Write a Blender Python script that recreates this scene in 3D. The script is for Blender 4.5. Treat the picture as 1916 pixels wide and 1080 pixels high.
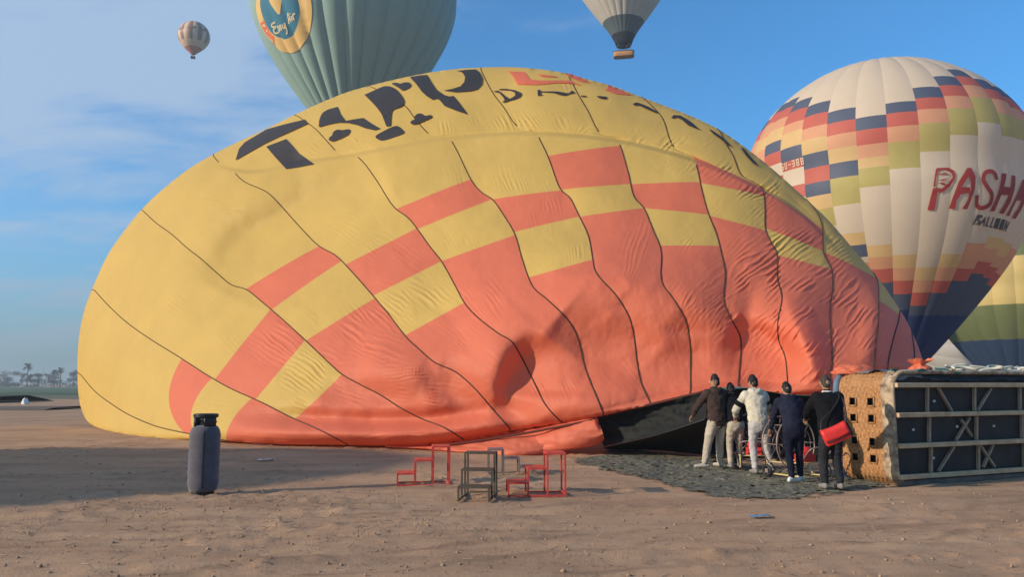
import bpy, bmesh, math, random
import numpy as np
from mathutils import Vector, Matrix, noise as mnoise

for o in list(bpy.data.objects):
    bpy.data.objects.remove(o)
SC = bpy.context.scene
COL = SC.collection
rng = np.random.default_rng(7)
random.seed(7)
R = math.radians

# ------------------------------------------------------------------ camera
EYE = 1.65
FOC = 1500.0                                   # focal length in units of a 1916 wide frame
PITCH = math.atan(180 / FOC)
cam_d = bpy.data.cameras.new('camera')
cam = bpy.data.objects.new('camera', cam_d)
COL.objects.link(cam)
cam_d.sensor_width = 36
cam_d.lens = 36 * FOC / 1916
cam_d.clip_start = 0.1
cam_d.clip_end = 20000
cam.location = (0, 0, EYE)
cam.rotation_euler = (math.pi / 2 + PITCH, 0, 0)
SC.camera = cam

# ------------------------------------------------------------------ sun and sky
SUN_EL = R(20.0)
SUN_TRAVEL = Vector((0.93, 0.37, 0)).normalized()
sun_d = bpy.data.lights.new('sun', 'SUN')
sun_d.energy = 5.0
sun_d.angle = R(0.5)
sun_d.color = (1.0, 0.84, 0.65)
sun = bpy.data.objects.new('sun', sun_d)
COL.objects.link(sun)
trav = Vector((SUN_TRAVEL.x * math.cos(SUN_EL), SUN_TRAVEL.y * math.cos(SUN_EL), -math.sin(SUN_EL)))
sun.rotation_euler = trav.to_track_quat('-Z', 'Y').to_euler()

world = bpy.data.worlds.new('World')
SC.world = world
world.use_nodes = True
wt = world.node_tree
wt.nodes.clear()
def WN(t, **k):
    n = wt.nodes.new(t)
    for a, b in k.items():
        setattr(n, a, b)
    return n
def WL(a, b): wt.links.new(a, b)
w_out = WN('ShaderNodeOutputWorld')
w_bg = WN('ShaderNodeBackground')
w_bg.inputs['Strength'].default_value = 0.115
w_sky = WN('ShaderNodeTexSky', sky_type='NISHITA', sun_disc=False)
w_sky.sun_elevation = SUN_EL
w_sky.sun_rotation = math.atan2(-SUN_TRAVEL.x, -SUN_TRAVEL.y)
w_sky.altitude = 100
w_sky.air_density = 1.0
w_sky.dust_density = 1.2
w_sky.ozone_density = 2.0
# deeper blue than the raw model
w_hs = WN('ShaderNodeHueSaturation')
w_hs.inputs['Saturation'].default_value = 1.0
w_tint = WN('ShaderNodeMix', data_type='RGBA', blend_type='MULTIPLY')
w_tint.inputs[0].default_value = 1.0
w_tint.inputs[7].default_value = (0.38, 1.20, 1.75, 1)
WL(w_sky.outputs[0], w_tint.inputs[6])
WL(w_tint.outputs[2], w_hs.inputs['Color'])
# thin cloud sheets, thick on the sun's side of the sky and thinning away from it
w_tc = WN('ShaderNodeTexCoord')
w_sep = WN('ShaderNodeSeparateXYZ')
WL(w_tc.outputs['Generated'], w_sep.inputs[0])
def wmath(op, a, b=None, c=None, clamp=False):
    n = WN('ShaderNodeMath', operation=op, use_clamp=clamp)
    for i, v in enumerate((a, b, c)):
        if v is None: continue
        if isinstance(v, (int, float)): n.inputs[i].default_value = v
        else: WL(v, n.inputs[i])
    return n.outputs[0]
zc = wmath('MAXIMUM', w_sep.outputs[2], 0.0)
den = wmath('ADD', zc, 0.22)
ux = wmath('DIVIDE', w_sep.outputs[0], den)
uy = wmath('DIVIDE', w_sep.outputs[1], den)
w_cmb = WN('ShaderNodeCombineXYZ')
WL(ux, w_cmb.inputs[0]); WL(uy, w_cmb.inputs[1])
w_map = WN('ShaderNodeMapping')
w_map.inputs['Scale'].default_value = (0.75, 1.5, 1)
w_map.inputs['Location'].default_value = (3.1, 0.4, 0)
WL(w_cmb.outputs[0], w_map.inputs[0])
w_n = WN('ShaderNodeTexNoise')
w_n.inputs['Scale'].default_value = 2.1
w_n.inputs['Detail'].default_value = 8
w_n.inputs['Roughness'].default_value = 0.60
w_n.inputs['Distortion'].default_value = 0.25
WL(w_map.outputs[0], w_n.inputs['Vector'])
az = wmath('MULTIPLY_ADD', w_sep.outputs[0], -0.55, 0.03)           # more cloud towards -x
lo = WN('ShaderNodeMapRange', interpolation_type='SMOOTHSTEP')      # the sheet thins towards the horizon
lo.inputs['From Min'].default_value = 0.12
lo.inputs['From Max'].default_value = 0.36
lo.inputs['To Min'].default_value = -0.20
lo.inputs['To Max'].default_value = 0.0
WL(w_sep.outputs[2], lo.inputs['Value'])
cov = wmath('ADD', wmath('ADD', w_n.outputs[0], az), lo.outputs[0])
cr = WN('ShaderNodeMapRange', interpolation_type='SMOOTHSTEP')
cr.inputs['From Min'].default_value = 0.52
cr.inputs['From Max'].default_value = 0.80
WL(cov, cr.inputs['Value'])
cl = wmath('MULTIPLY', cr.outputs[0], 0.85)
hz = WN('ShaderNodeMapRange', interpolation_type='SMOOTHSTEP')      # ground haze swallows the lowest few degrees
hz.inputs['From Min'].default_value = 0.20
hz.inputs['From Max'].default_value = -0.03
WL(w_sep.outputs[2], hz.inputs['Value'])
w_mx = WN('ShaderNodeMix', data_type='RGBA')
WL(cl, w_mx.inputs[0]); WL(w_hs.outputs[0], w_mx.inputs[6])
w_mx.inputs[7].default_value = (3.4, 4.6, 6.3, 1)
w_mx2 = WN('ShaderNodeMix', data_type='RGBA')
hz2 = wmath('MULTIPLY', hz.outputs[0], 0.9)
WL(hz2, w_mx2.inputs[0]); WL(w_mx.outputs[2], w_mx2.inputs[6])
w_mx2.inputs[7].default_value = (2.0, 2.6, 3.05, 1)
WL(w_mx2.outputs[2], w_bg.inputs[0])
WL(w_bg.outputs[0], w_out.inputs[0])

vs = SC.view_settings
vs.view_transform = 'Standard'
vs.look = 'None'
vs.exposure = 0.12
vs.gamma = 1.0
vs.use_curve_mapping = False
SC.cycles.max_bounces = 7
SC.cycles.transparent_max_bounces = 8
SC.cycles.use_denoising = True

# ------------------------------------------------------------------ small helpers
CP, SP = math.cos(PITCH), math.sin(PITCH)
def at(px, py, D):
    """world points seen at (px, py) of the 1916x1080 photograph, at world y = D"""
    px = np.asarray(px, float); py = np.asarray(py, float); D = np.asarray(D, float)
    dx = (px - 958) / FOC
    du = (540 - py) / FOC
    dy = CP - du * SP
    dz = SP + du * CP
    k = D / dy
    return np.stack([dx * k, D + 0 * k, EYE + dz * k], -1)
def gdist(py):
    du = (540 - np.asarray(py, float)) / FOC
    return -EYE * (CP - du * SP) / (SP + du * CP)
def ground_at(px, py):
    return Vector(at(px, py, gdist(py)))

def link(o, parent=None):
    COL.objects.link(o)
    if parent is not None: o.parent = parent
    return o
def tag(o, label=None, cat=None, group=None, kind=None):
    if label: o['label'] = label
    if cat: o['category'] = cat
    if group: o['group'] = group
    if kind: o['kind'] = kind
    return o
def empty(name, loc=(0, 0, 0), rz=0.0, label=None, cat=None, group=None):
    o = bpy.data.objects.new(name, None)
    o.location = loc
    o.rotation_euler = (0, 0, rz)
    o.empty_display_size = 0.1
    link(o)
    return tag(o, label, cat, group)
def mesh_obj(name, V, F, mat=None, parent=None, smooth=True, normals=None, fmat=None):
    me = bpy.data.meshes.new(name)
    V = np.asarray(V, float).reshape(-1, 3)
    if isinstance(F, np.ndarray) and F.ndim == 2:
        n, k = F.shape
        me.vertices.add(len(V)); me.vertices.foreach_set('co', V.ravel())
        me.loops.add(n * k); me.loops.foreach_set('vertex_index', F.ravel().astype(np.int32))
        me.polygons.add(n)
        me.polygons.foreach_set('loop_start', np.arange(0, n * k, k, dtype=np.int32))
        me.update(calc_edges=True)
        me.validate()
    else:
        me.from_pydata([tuple(v) for v in V], [], [tuple(int(i) for i in f) for f in F])
    if smooth:
        me.polygons.foreach_set('use_smooth', np.ones(len(me.polygons), bool))
    mats = mat if isinstance(mat, (list, tuple)) else [mat]
    for m in mats:
        if m: me.materials.append(m)
    if fmat is not None:
        me.polygons.foreach_set('material_index', np.asarray(fmat, np.int32))
    me.update()
    if normals is not None:
        me.normals_split_custom_set_from_vertices(np.asarray(normals, float).reshape(-1, 3).tolist())
    o = bpy.data.objects.new(name, me)
    return link(o, parent)
def grid_faces(nr, nc, wrap=False, flip=False):
    r = np.arange(nr - 1)[:, None]; c = np.arange(nc if wrap else nc - 1)[None, :]
    c2 = (c + 1) % nc
    q = np.stack([r * nc + c, r * nc + c2, (r + 1) * nc + c2, (r + 1) * nc + c], -1).reshape(-1, 4)
    return q[:, ::-1].copy() if flip else q

class MB:
    """collects boxes, bars and tubes and links them as one mesh"""
    def __init__(s): s.v = []; s.f = []; s.n = 0
    def add(s, V, F):
        V = np.asarray(V, float).reshape(-1, 3)
        s.v.append(V); s.f += [tuple(int(i) + s.n for i in f) for f in F]; s.n += len(V)
    def box(s, c, d, rot=None):
        c = np.array(c, float); h = np.array(d, float) / 2
        V = np.array([[x, y, z] for x in (-1, 1) for y in (-1, 1) for z in (-1, 1)]) * h
        if rot is not None: V = V @ np.array(rot).T
        s.add(V + c, [(0, 1, 3, 2), (4, 6, 7, 5), (0, 4, 5, 1), (2, 3, 7, 6), (0, 2, 6, 4), (1, 5, 7, 3)])
    def bar(s, a, b, w, h=None, up=(0, 0, 1)):
        a = Vector(a); b = Vector(b); t = (b - a); L = t.length; t.normalize()
        u = Vector(up)
        if abs(t.dot(u)) > 0.95: u = Vector((1, 0, 0))
        x = t.cross(u).normalized(); z = x.cross(t)
        m = np.array([[t.x, x.x, z.x], [t.y, x.y, z.y], [t.z, x.z, z.z]])
        s.box((a + b) / 2, (L, w, h or w), m)
    def tube(s, pts, r, n=8, cap=True):
        P = [Vector(p) for p in pts]
        rs = r if isinstance(r, (list, tuple, np.ndarray)) else [r] * len(P)
        V = []; u = None
        for i, p in enumerate(P):
            t = (P[min(i + 1, len(P) - 1)] - P[max(i - 1, 0)])
            if t.length < 1e-9: t = Vector((0, 0, 1))
            t.normalize()
            if u is None:
                u = t.orthogonal().normalized()
            u = (u - t * u.dot(t))
            u = u.normalized() if u.length > 1e-6 else t.orthogonal().normalized()
            w = t.cross(u)
            for k in range(n):
                a = 2 * math.pi * k / n
                V.append(p + (u * math.cos(a) + w * math.sin(a)) * rs[i])
        F = [tuple(f) for f in grid_faces(len(P), n, wrap=True)]
        if cap:
            F.append(tuple(range(n))[::-1]); F.append(tuple((len(P) - 1) * n + k for k in range(n)))
        s.add([tuple(v) for v in V], F)
    def ring(s, c, r, tr, axis='z', n=32, m=6):
        pts = []
        for k in range(n + 1):
            a = 2 * math.pi * k / n
            x, y = r * math.cos(a), r * math.sin(a)
            p = {'z': (x, y, 0), 'y': (x, 0, y), 'x': (0, x, y)}[axis]
            pts.append((c[0] + p[0], c[1] + p[1], c[2] + p[2]))
        s.tube(pts, tr, m, cap=False)
    def lathe(s, prof, n=32, c=(0, 0, 0)):
        V = []
        for z, r in prof:
            for k in range(n):
                a = 2 * math.pi * k / n
                V.append((c[0] + r * math.cos(a), c[1] + r * math.sin(a), c[2] + z))
        F = [tuple(f) for f in grid_faces(len(prof), n, wrap=True)]
        F.append(tuple(range(n))[::-1]); F.append(tuple((len(prof) - 1) * n + k for k in range(n)))
        s.add(V, F)
    def build(s, name, mat, parent=None, smooth=False):
        return mesh_obj(name, np.concatenate(s.v), s.f, mat, parent, smooth)

def bevel(o, w=0.01, seg=2):
    m = o.modifiers.new('bevel', 'BEVEL'); m.width = w; m.segments = seg; m.limit_method = 'ANGLE'; m.angle_limit = R(40)
    return o

# numpy value noise (smooth)
_H = np.random.default_rng(99).random((256, 256))
def vnoise(x, y, seed=0):
    x = np.asarray(x, float) + seed * 17.31; y = np.asarray(y, float) + seed * 9.77
    xi = np.floor(x).astype(int); yi = np.floor(y).astype(int)
    fx = x - xi; fy = y - yi
    fx = fx * fx * fx * (fx * (fx * 6 - 15) + 10); fy = fy * fy * fy * (fy * (fy * 6 - 15) + 10)
    g = lambda a, b: _H[a & 255, b & 255]
    return (g(xi, yi) * (1 - fx) * (1 - fy) + g(xi + 1, yi) * fx * (1 - fy) + g(xi, yi + 1) * (1 - fx) * fy + g(xi + 1, yi + 1) * fx * fy) * 2 - 1
def fbm(x, y, oct=4, seed=0, gain=0.5):
    s = 0; a = 1
    for i in range(oct):
        s = s + a * vnoise(x * 2 ** i, y * 2 ** i, seed + i * 3); a *= gain
    return s
def sstep(a, b, x):
    t = np.clip((x - a) / (b - a), 0, 1)
    return t * t * (3 - 2 * t)

def catmull(pts, n=12):
    P = np.asarray(pts, float)
    if len(P) < 3:
        return np.array([P[0] + (P[-1] - P[0]) * t for t in np.linspace(0, 1, n + 1)])
    Q = np.vstack([2 * P[0] - P[1], P, 2 * P[-1] - P[-2]])
    out = []
    for i in range(1, len(Q) - 2):
        t = np.linspace(0, 1, n, endpoint=False)[:, None]
        p0, p1, p2, p3 = Q[i - 1:i + 3]
        out.append(0.5 * ((2 * p1) + (-p0 + p2) * t + (2 * p0 - 5 * p1 + 4 * p2 - p3) * t ** 2 + (-p0 + 3 * p1 - 3 * p2 + p3) * t ** 3))
    out.append(P[-1:])
    return np.vstack(out)
def chaikin(P, it=2):
    P = np.asarray(P, float)
    for _ in range(it):
        Qn = np.roll(P, -1, 0)
        P = np.stack([P * 0.75 + Qn * 0.25, P * 0.25 + Qn * 0.75], 1).reshape(-1, 2)
    return P
def fill_poly(polys, maxlen):
    """triangulated, finely subdivided fill of 2D polygons -> (V2, tris)"""
    bm = bmesh.new()
    for P in polys:
        vs_ = [bm.verts.new((p[0], p[1], 0)) for p in P]
        try: bm.faces.new(vs_)
        except ValueError: pass
    bm.normal_update()
    bmesh.ops.triangulate(bm, faces=bm.faces[:], ngon_method='EAR_CLIP')
    for _ in range(9):
        es = [e for e in bm.edges if e.calc_length() > maxlen]
        if not es: break
        bmesh.ops.subdivide_edges(bm, edges=es, cuts=1)
        bmesh.ops.triangulate(bm, faces=bm.faces[:])
    bm.verts.index_update()
    V = np.array([v.co[:2] for v in bm.verts]); F = np.array([[v.index for v in f.verts] for f in bm.faces])
    bm.free()
    return V, F

# ------------------------------------------------------------------ materials
def material(name, color, rough=0.7, metal=0.0, spec=0.3, trans=0.0, var=0.0, vscale=3.0, bump=0.0, bscale=40.0, col2=None, sheen=0.0, bdist=0.01, detail=4.0):
    m = bpy.data.materials.new(name)
    m.use_nodes = True
    nt = m.node_tree
    b = nt.nodes['Principled BSDF']
    out = nt.nodes['Material Output']
    b.inputs['Roughness'].default_value = rough
    b.inputs['Metallic'].default_value = metal
    b.inputs['Specular IOR Level'].default_value = spec
    if sheen: b.inputs['Sheen Weight'].default_value = sheen
    tc = nt.nodes.new('ShaderNodeTexCoord')
    colout = None
    if var or col2:
        n = nt.nodes.new('ShaderNodeTexNoise')
        n.inputs['Scale'].default_value = vscale; n.inputs['Detail'].default_value = detail; n.inputs['Roughness'].default_value = 0.6
        nt.links.new(tc.outputs['Object'], n.inputs['Vector'])
        mx = nt.nodes.new('ShaderNodeMix'); mx.data_type = 'RGBA'
        mr = nt.nodes.new('ShaderNodeMapRange'); mr.inputs['From Min'].default_value = 0.32; mr.inputs['From Max'].default_value = 0.68
        nt.links.new(n.outputs[0], mr.inputs['Value']); nt.links.new(mr.outputs[0], mx.inputs[0])
        c2 = col2 or tuple(c * (1 - var) for c in color)
        c1 = color if col2 else tuple(min(1, c * (1 + var)) for c in color)
        mx.inputs[6].default_value = (*c1, 1); mx.inputs[7].default_value = (*c2, 1)
        colout = mx.outputs[2]
        nt.links.new(colout, b.inputs['Base Color'])
    else:
        b.inputs['Base Color'].default_value = (*color, 1)
    if bump:
        n2 = nt.nodes.new('ShaderNodeTexNoise')
        n2.inputs['Scale'].default_value = bscale; n2.inputs['Detail'].default_value = 5
        nt.links.new(tc.outputs['Object'], n2.inputs['Vector'])
        bp = nt.nodes.new('ShaderNodeBump'); bp.inputs['Strength'].default_value = bump; bp.inputs['Distance'].default_value = bdist
        nt.links.new(n2.outputs[0], bp.inputs['Height']); nt.links.new(bp.outputs[0], b.inputs['Normal'])
    if trans:
        tr = nt.nodes.new('ShaderNodeBsdfTranslucent')
        if colout: nt.links.new(colout, tr.inputs['Color'])
        else: tr.inputs['Color'].default_value = (*color, 1)
        ms = nt.nodes.new('ShaderNodeMixShader'); ms.inputs[0].default_value = trans
        nt.links.new(b.outputs[0], ms.inputs[1]); nt.links.new(tr.outputs[0], ms.inputs[2])
        nt.links.new(ms.outputs[0], out.inputs['Surface'])
    return m
def fabric(name, color, trans=0.2, var=0.05, rough=0.55):
    return material(name, color, rough=rough, spec=0.25, trans=trans, var=var, vscale=0.6, bump=0.12, bscale=5.0, bdist=0.05)
# ------------------------------------------------------------------ ground
def axis(dense_a, dense_b, step, far_a, far_b, grow=1.16):
    c = list(np.arange(dense_a, dense_b + 1e-6, step))
    s = step; x = dense_b
    while x < far_b:
        s *= grow; x += s; c.append(x)
    s = step; x = dense_a
    while x > far_a:
        s *= grow; x -= s; c.insert(0, x)
    return np.array(c)
def ground_h(X, Y):
    d = np.hypot(X, Y - 12)
    fade = 1 - sstep(28, 60, d)
    h = 0.022 * fbm(X * 0.55, Y * 0.55, 3, 1) + 0.009 * fbm(X * 2.1, Y * 2.6, 5, 5, 0.62) * (0.5 + sstep(-0.4, 0.6, fbm(X * 0.3, Y * 0.35, 2, 88)))
    clod = np.maximum(0, fbm(X * 6.5, Y * 6.5, 2, 9) - 0.15)
    h = h + 0.042 * clod * sstep(-0.3, 0.5, fbm(X * 0.5, Y * 0.5, 2, 20))
    # wheel ruts and drag marks running across the lot
    for (y0, sl, w, a) in ((10.5, 0.05, 0.16, 0.035), (9.2, 0.05, 0.14, 0.03), (7.6, 0.12, 0.2, 0.03), (12.6, 0.03, 0.12, 0.02), (8.4, -0.04, 0.12, 0.02)):
        v = Y - (y0 + sl * X + 0.15 * vnoise(X * 0.3, Y * 0.0, 31))
        h = h - a * np.exp(-(v / w) ** 2) * (0.6 + 0.4 * vnoise(X * 0.7, Y * 0.7, 41)) + a * 0.6 * np.exp(-((np.abs(v) - 1.9 * w) / (0.7 * w)) ** 2)
    return h * fade
gx = axis(-14, 14, 0.075, -9000, 9000)
gy = axis(5.0, 20.0, 0.075, -400, 9000)
GX, GY = np.meshgrid(gx, gy)
GZ = ground_h(GX, GY)
m_ground = bpy.data.materials.new('dry_dirt'); m_ground.use_nodes = True
nt = m_ground.node_tree; b = nt.nodes['Principled BSDF']; b.inputs['Roughness'].default_value = 0.95; b.inputs['Specular IOR Level'].default_value = 0.1
tc = nt.nodes.new('ShaderNodeTexCoord')
def tex(scale, detail=5, rough=0.6, vec=None, mp=None):
    n = nt.nodes.new('ShaderNodeTexNoise'); n.inputs['Scale'].default_value = scale; n.inputs['Detail'].default_value = detail; n.inputs['Roughness'].default_value = rough
    if mp:
        m_ = nt.nodes.new('ShaderNodeMapping'); m_.inputs['Scale'].default_value = mp
        nt.links.new(tc.outputs['Object'], m_.inputs[0]); nt.links.new(m_.outputs[0], n.inputs['Vector'])
    else: nt.links.new(tc.outputs['Object'], n.inputs['Vector'])
    return n.outputs[0]
def ramp(v, a, b_):
    m_ = nt.nodes.new('ShaderNodeMapRange'); m_.inputs['From Min'].default_value = a; m_.inputs['From Max'].default_value = b_
    nt.links.new(v, m_.inputs['Value']); return m_.outputs[0]
def mixc(f, a, c):
    m_ = nt.nodes.new('ShaderNodeMix'); m_.data_type = 'RGBA'; nt.links.new(f, m_.inputs[0])
    for i, v in ((6, a), (7, c)):
        if isinstance(v, tuple): m_.inputs[i].default_value = (*v, 1)
        else: nt.links.new(v, m_.inputs[i])
    return m_.outputs[2]
c1 = mixc(ramp(tex(0.35, 6), 0.35, 0.65), (0.40, 0.242, 0.145), (0.50, 0.315, 0.19))
c1 = mixc(ramp(tex(1.0, 5, 0.7, mp=(0.7, 2.4, 1)), 0.50, 0.80), c1, (0.44, 0.285, 0.18))
c2 = mixc(ramp(tex(1.0, 6, 0.65, mp=(0.3, 1.2, 1)), 0.47, 0.78), c1, (0.24, 0.145, 0.09))
c3 = mixc(ramp(tex(18, 6, 0.8), 0.50, 0.72), c2, (0.47, 0.31, 0.20))
c4 = mixc(ramp(tex(9, 6, 0.8), 0.57, 0.66), c3, (0.185, 0.11, 0.07))
# wheel tracks pressed into the dirt: darker, slightly wavy lines that come and go
sp = nt.nodes.new('ShaderNodeSeparateXYZ'); nt.links.new(tc.outputs['Object'], sp.inputs[0])
def mth(op, a_, b_=None, c_=None):
    n = nt.nodes.new('ShaderNodeMath'); n.operation = op
    for i_, v_ in enumerate((a_, b_, c_)):
        if v_ is None: continue
        if isinstance(v_, (int, float)): n.inputs[i_].default_value = v_
        else: nt.links.new(v_, n.inputs[i_])
    return n.outputs[0]
wav = tex(0.35, 3); brk = ramp(tex(0.8, 5, 0.7), 0.42, 0.60)
col = c4
for (y0, sl, w_) in ((7.95, 0.49, 0.10), (8.75, 0.47, 0.12), (7.1, 0.44, 0.12), (10.5, 0.36, 0.10), (11.2, 0.37, 0.12), (9.3, 0.10, 0.10), (6.6, 0.05, 0.13)):
    d_ = mth('ABSOLUTE', mth('ADD', mth('SUBTRACT', mth('MULTIPLY_ADD', sp.outputs[0], -sl, sp.outputs[1]), y0), mth('MULTIPLY_ADD', wav, 1.2, -0.6)))
    f_ = mth('MULTIPLY', mth('MULTIPLY', ramp(d_, w_, w_ * 0.35), brk), 0.55)
    f_.node.use_clamp = True
    col = mixc(f_, col, (0.20, 0.125, 0.08))
nt.links.new(col, b.inputs['Base Color'])
bp = nt.nodes.new('ShaderNodeBump'); bp.inputs['Strength'].default_value = 0.8; bp.inputs['Distance'].default_value = 0.02
nt.links.new(tex(30, 8, 0.72), bp.inputs['Height']); nt.links.new(bp.outputs[0], b.inputs['Normal'])
ground = mesh_obj('ground', np.stack([GX, GY, GZ], -1), grid_faces(len(gy), len(gx)), m_ground)
tag(ground, kind='structure')

# pebbles and clods: nobody could count them
m_peb = material('pebble', (0.34, 0.225, 0.145), rough=0.95, var=0.4, vscale=2.0)
def scatter_stones(n, x0, x1, y0, y1, smin, smax, name, mat, seed):
    r = np.random.default_rng(seed)
    base = np.array([[1, 0, 0], [-1, 0, 0], [0, 1, 0], [0, -1, 0], [0, 0, 1], [0, 0, -1]], float)
    F0 = np.array([[0, 2, 4], [2, 1, 4], [1, 3, 4], [3, 0, 4], [2, 0, 5], [1, 2, 5], [3, 1, 5], [0, 3, 5]])
    x = r.uniform(x0, x1, n); t = r.random(n); y = 1 / (1 / y0 + t * (1 / y1 - 1 / y0))
    s = smin * (smax / smin) ** (r.random(n) ** 2.2)
    V = base[None] * (s[:, None, None] * r.uniform(0.55, 1.2, (n, 6, 3)) * np.array([1, 1, 0.75]))
    a = r.uniform(0, 6.28, n); ca, sa = np.cos(a)[:, None], np.sin(a)[:, None]
    X = V[..., 0] * ca - V[..., 1] * sa; Y = V[..., 0] * sa + V[..., 1] * ca
    P = np.stack([X + x[:, None], Y + y[:, None], V[..., 2] + (ground_h(x, y) + s * 0.25)[:, None]], -1)
    F = (F0[None] + (np.arange(n) * 6)[:, None, None]).reshape(-1, 3)
    o = mesh_obj(name, P, F, mat, smooth=False)
    return tag(o, kind='stuff')
scatter_stones(7000, -12, 12, 5.4, 26, 0.004, 0.032, 'pebbles', m_peb, 3)
# dry stubble: thin stalks left in the dirt
def stubble(n, seed):
    r = np.random.default_rng(seed); V = []; F = []
    cl = [(-3.4, 11.7, 0.8), (-2.4, 11.2, 1.0), (-3.0, 9.8, 1.2), (-5.6, 10.6, 1.4), (-0.4, 8.6, 1.3), (-1.5, 9.4, 1.2), (-6.0, 9.0, 1.2)]
    for i in range(n):
        cx, cy, s = cl[i % len(cl)] if i % 3 else (r.uniform(-8, 8), r.uniform(6, 13), 0.5)
        x, y = r.normal(cx, s), r.normal(cy, s * 0.55)
        L = r.uniform(0.03, 0.13); a = r.uniform(0, 6.28); el = abs(r.normal(0, 0.28)) if r.random() < 0.85 else r.uniform(0.5, 1.3)
        d = np.array([math.cos(a) * math.cos(el), math.sin(a) * math.cos(el), math.sin(el)])
        z = float(ground_h(np.array(x), np.array(y))) + 0.006
        p = np.array([x, y, z]); q = p + d * L; w = 0.0028
        sx = np.array([-d[1], d[0], 0]); sx /= (np.linalg.norm(sx) + 1e-9)
        up = np.array([0, 0, 1.0])
        k = len(V)
        for e in (p, q):
            V += [e + sx * w, e - sx * w, e + up * w * 1.6]
        F += [(k, k + 1, k + 4, k + 3), (k + 1, k + 2, k + 5, k + 4), (k + 2, k, k + 3, k + 5)]
    return tag(mesh_obj('dry_stubble', V, F, material('straw', (0.30, 0.21, 0.125), rough=0.85, var=0.35, vscale=1.5), smooth=False), kind='stuff')
stubble(1000, 11)

# far field strips and earth banks beyond the lot on the left
def field_strip(name, x0, x1, y0, y1, z, col, col2, seed):
    n = 60; xs = np.linspace(x0, x1, n)
    t = np.linspace(0, 1, 6)
    X = np.repeat(xs[None], 6, 0)
    Y = (y0 + (y1 - y0) * t)[:, None] + 0.04 * (y1 - y0) * fbm(X * 0.03, X * 0, 3, seed)
    Z = z + 0 * X; Z[0] = Z[-1] = 0.01
    Z = Z + 0.12 * z * fbm(X * 0.2, Y * 0.2, 3, seed + 1) * (np.array([0, 1, 1, 1, 1, 0])[:, None])
    o = mesh_obj(name, np.stack([X, Y, Z], -1), grid_faces(6, n), material(name + '_soil', col, rough=0.95, col2=col2, vscale=0.15))
    return tag(o, kind='structure')
field_strip('field', -420, 300, 150, 520, 0.35, (0.055, 0.10, 0.045), (0.085, 0.125, 0.06), 3)
field_strip('field', -300, 200, 112, 148, 0.3, (0.035, 0.075, 0.028), (0.06, 0.10, 0.04), 6)
field_strip('field', -200, 120, 92, 108, 0.25, (0.10, 0.12, 0.06), (0.16, 0.14, 0.09), 9)
field_strip('dirt_bank', -160, -46.5, 60, 82, 0.62, (0.035, 0.034, 0.022), (0.06, 0.05, 0.035), 12)
field_strip('dirt_bank', -120, -30, 52, 58, 0.16, (0.19, 0.125, 0.085), (0.13, 0.09, 0.065), 15)
# ------------------------------------------------------------------ the half inflated yellow and salmon balloon
M_YEL = fabric('yellow_ripstop', (0.76, 0.53, 0.145), 0.36, 0.04)
M_SAL = fabric('salmon_ripstop', (0.86, 0.232, 0.132), 0.40, 0.05)
M_TAPE = material('load_tape', (0.07, 0.035, 0.02), rough=0.8)
M_TAPE_R = material('load_tape_red', (0.10, 0.022, 0.016), rough=0.8)
M_PRINT = fabric('black_print', (0.035, 0.03, 0.032), 0.02, 0.1)
M_NOMEX_SHADE = material('black_nomex_and_shade', (0.012, 0.013, 0.012), rough=0.8, var=0.2, vscale=1.5, bump=0.3, bscale=6, bdist=0.04)  # scoop cloth; its black also stands for shade inside the mouth

# outline of the lying envelope: (x, y in the photograph, distance)
SIL_L = [(430, 826, 23.2), (360, 824, 24.2), (290, 820, 25.6), (230, 812, 27.6), (190, 803, 29.6), (165, 790, 31.3), (152, 765, 32.6), (146, 730, 33.2)]
SIL_T = [(145, 680, 33.5), (148, 630, 33.8), (158, 580, 34), (175, 535, 34.2), (200, 480, 34.2), (230, 435, 34.2), (265, 392, 34.1), (300, 358, 34), (350, 318, 33.9), (400, 288, 33.8),
         (450, 263, 33.6), (500, 240, 33.4), (550, 215, 33.2), (600, 192, 33), (650, 172, 32.8), (700, 158, 32.6), (750, 146, 32.3), (800, 136, 32), (850, 129, 31.7), (900, 126, 31.4), (950, 125, 31),
         (1000, 128, 30.5), (1050, 135, 30), (1100, 148, 29.5), (1150, 162, 29), (1200, 181, 28.5), (1250, 200, 28), (1300, 220, 27.4), (1350, 245, 26.7), (1400, 280, 26), (1450, 320, 25.3),
         (1500, 365, 24.6), (1550, 412, 23.9), (1600, 470, 23), (1650, 530, 22.1), (1690, 590, 21.2), (1708, 625, 20.5), (1722, 660, 19.8), (1732, 696, 19)]
SIL_B = [(1700, 694, 18.5), (1660, 692, 18.2), (1600, 705, 17.9), (1550, 735, 17.8), (1475, 738, 17.9), (1381, 724, 18.0), (1320, 733, 18.0), (1218, 757, 18.6), (1110, 782, 19.2), (1000, 800, 20.2), (905, 817, 20.8), (830, 830, 21.1), (720, 835, 21.5), (620, 833, 21.9), (520, 832, 22.3)]
def smooth_chain(L, n=6): return catmull(L, n)
LOOP3 = np.vstack([smooth_chain(SIL_L + SIL_T, 6), smooth_chain(SIL_T[-1:] + SIL_B + SIL_L[:1], 6)[1:-1]])
TOP3 = smooth_chain(SIL_L + SIL_T, 6)            # ground-left, over the top, to the right end
BOT3 = smooth_chain(SIL_T[-1:] + SIL_B + SIL_L[:1], 6)[::-1]   # left ground to right end

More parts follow.
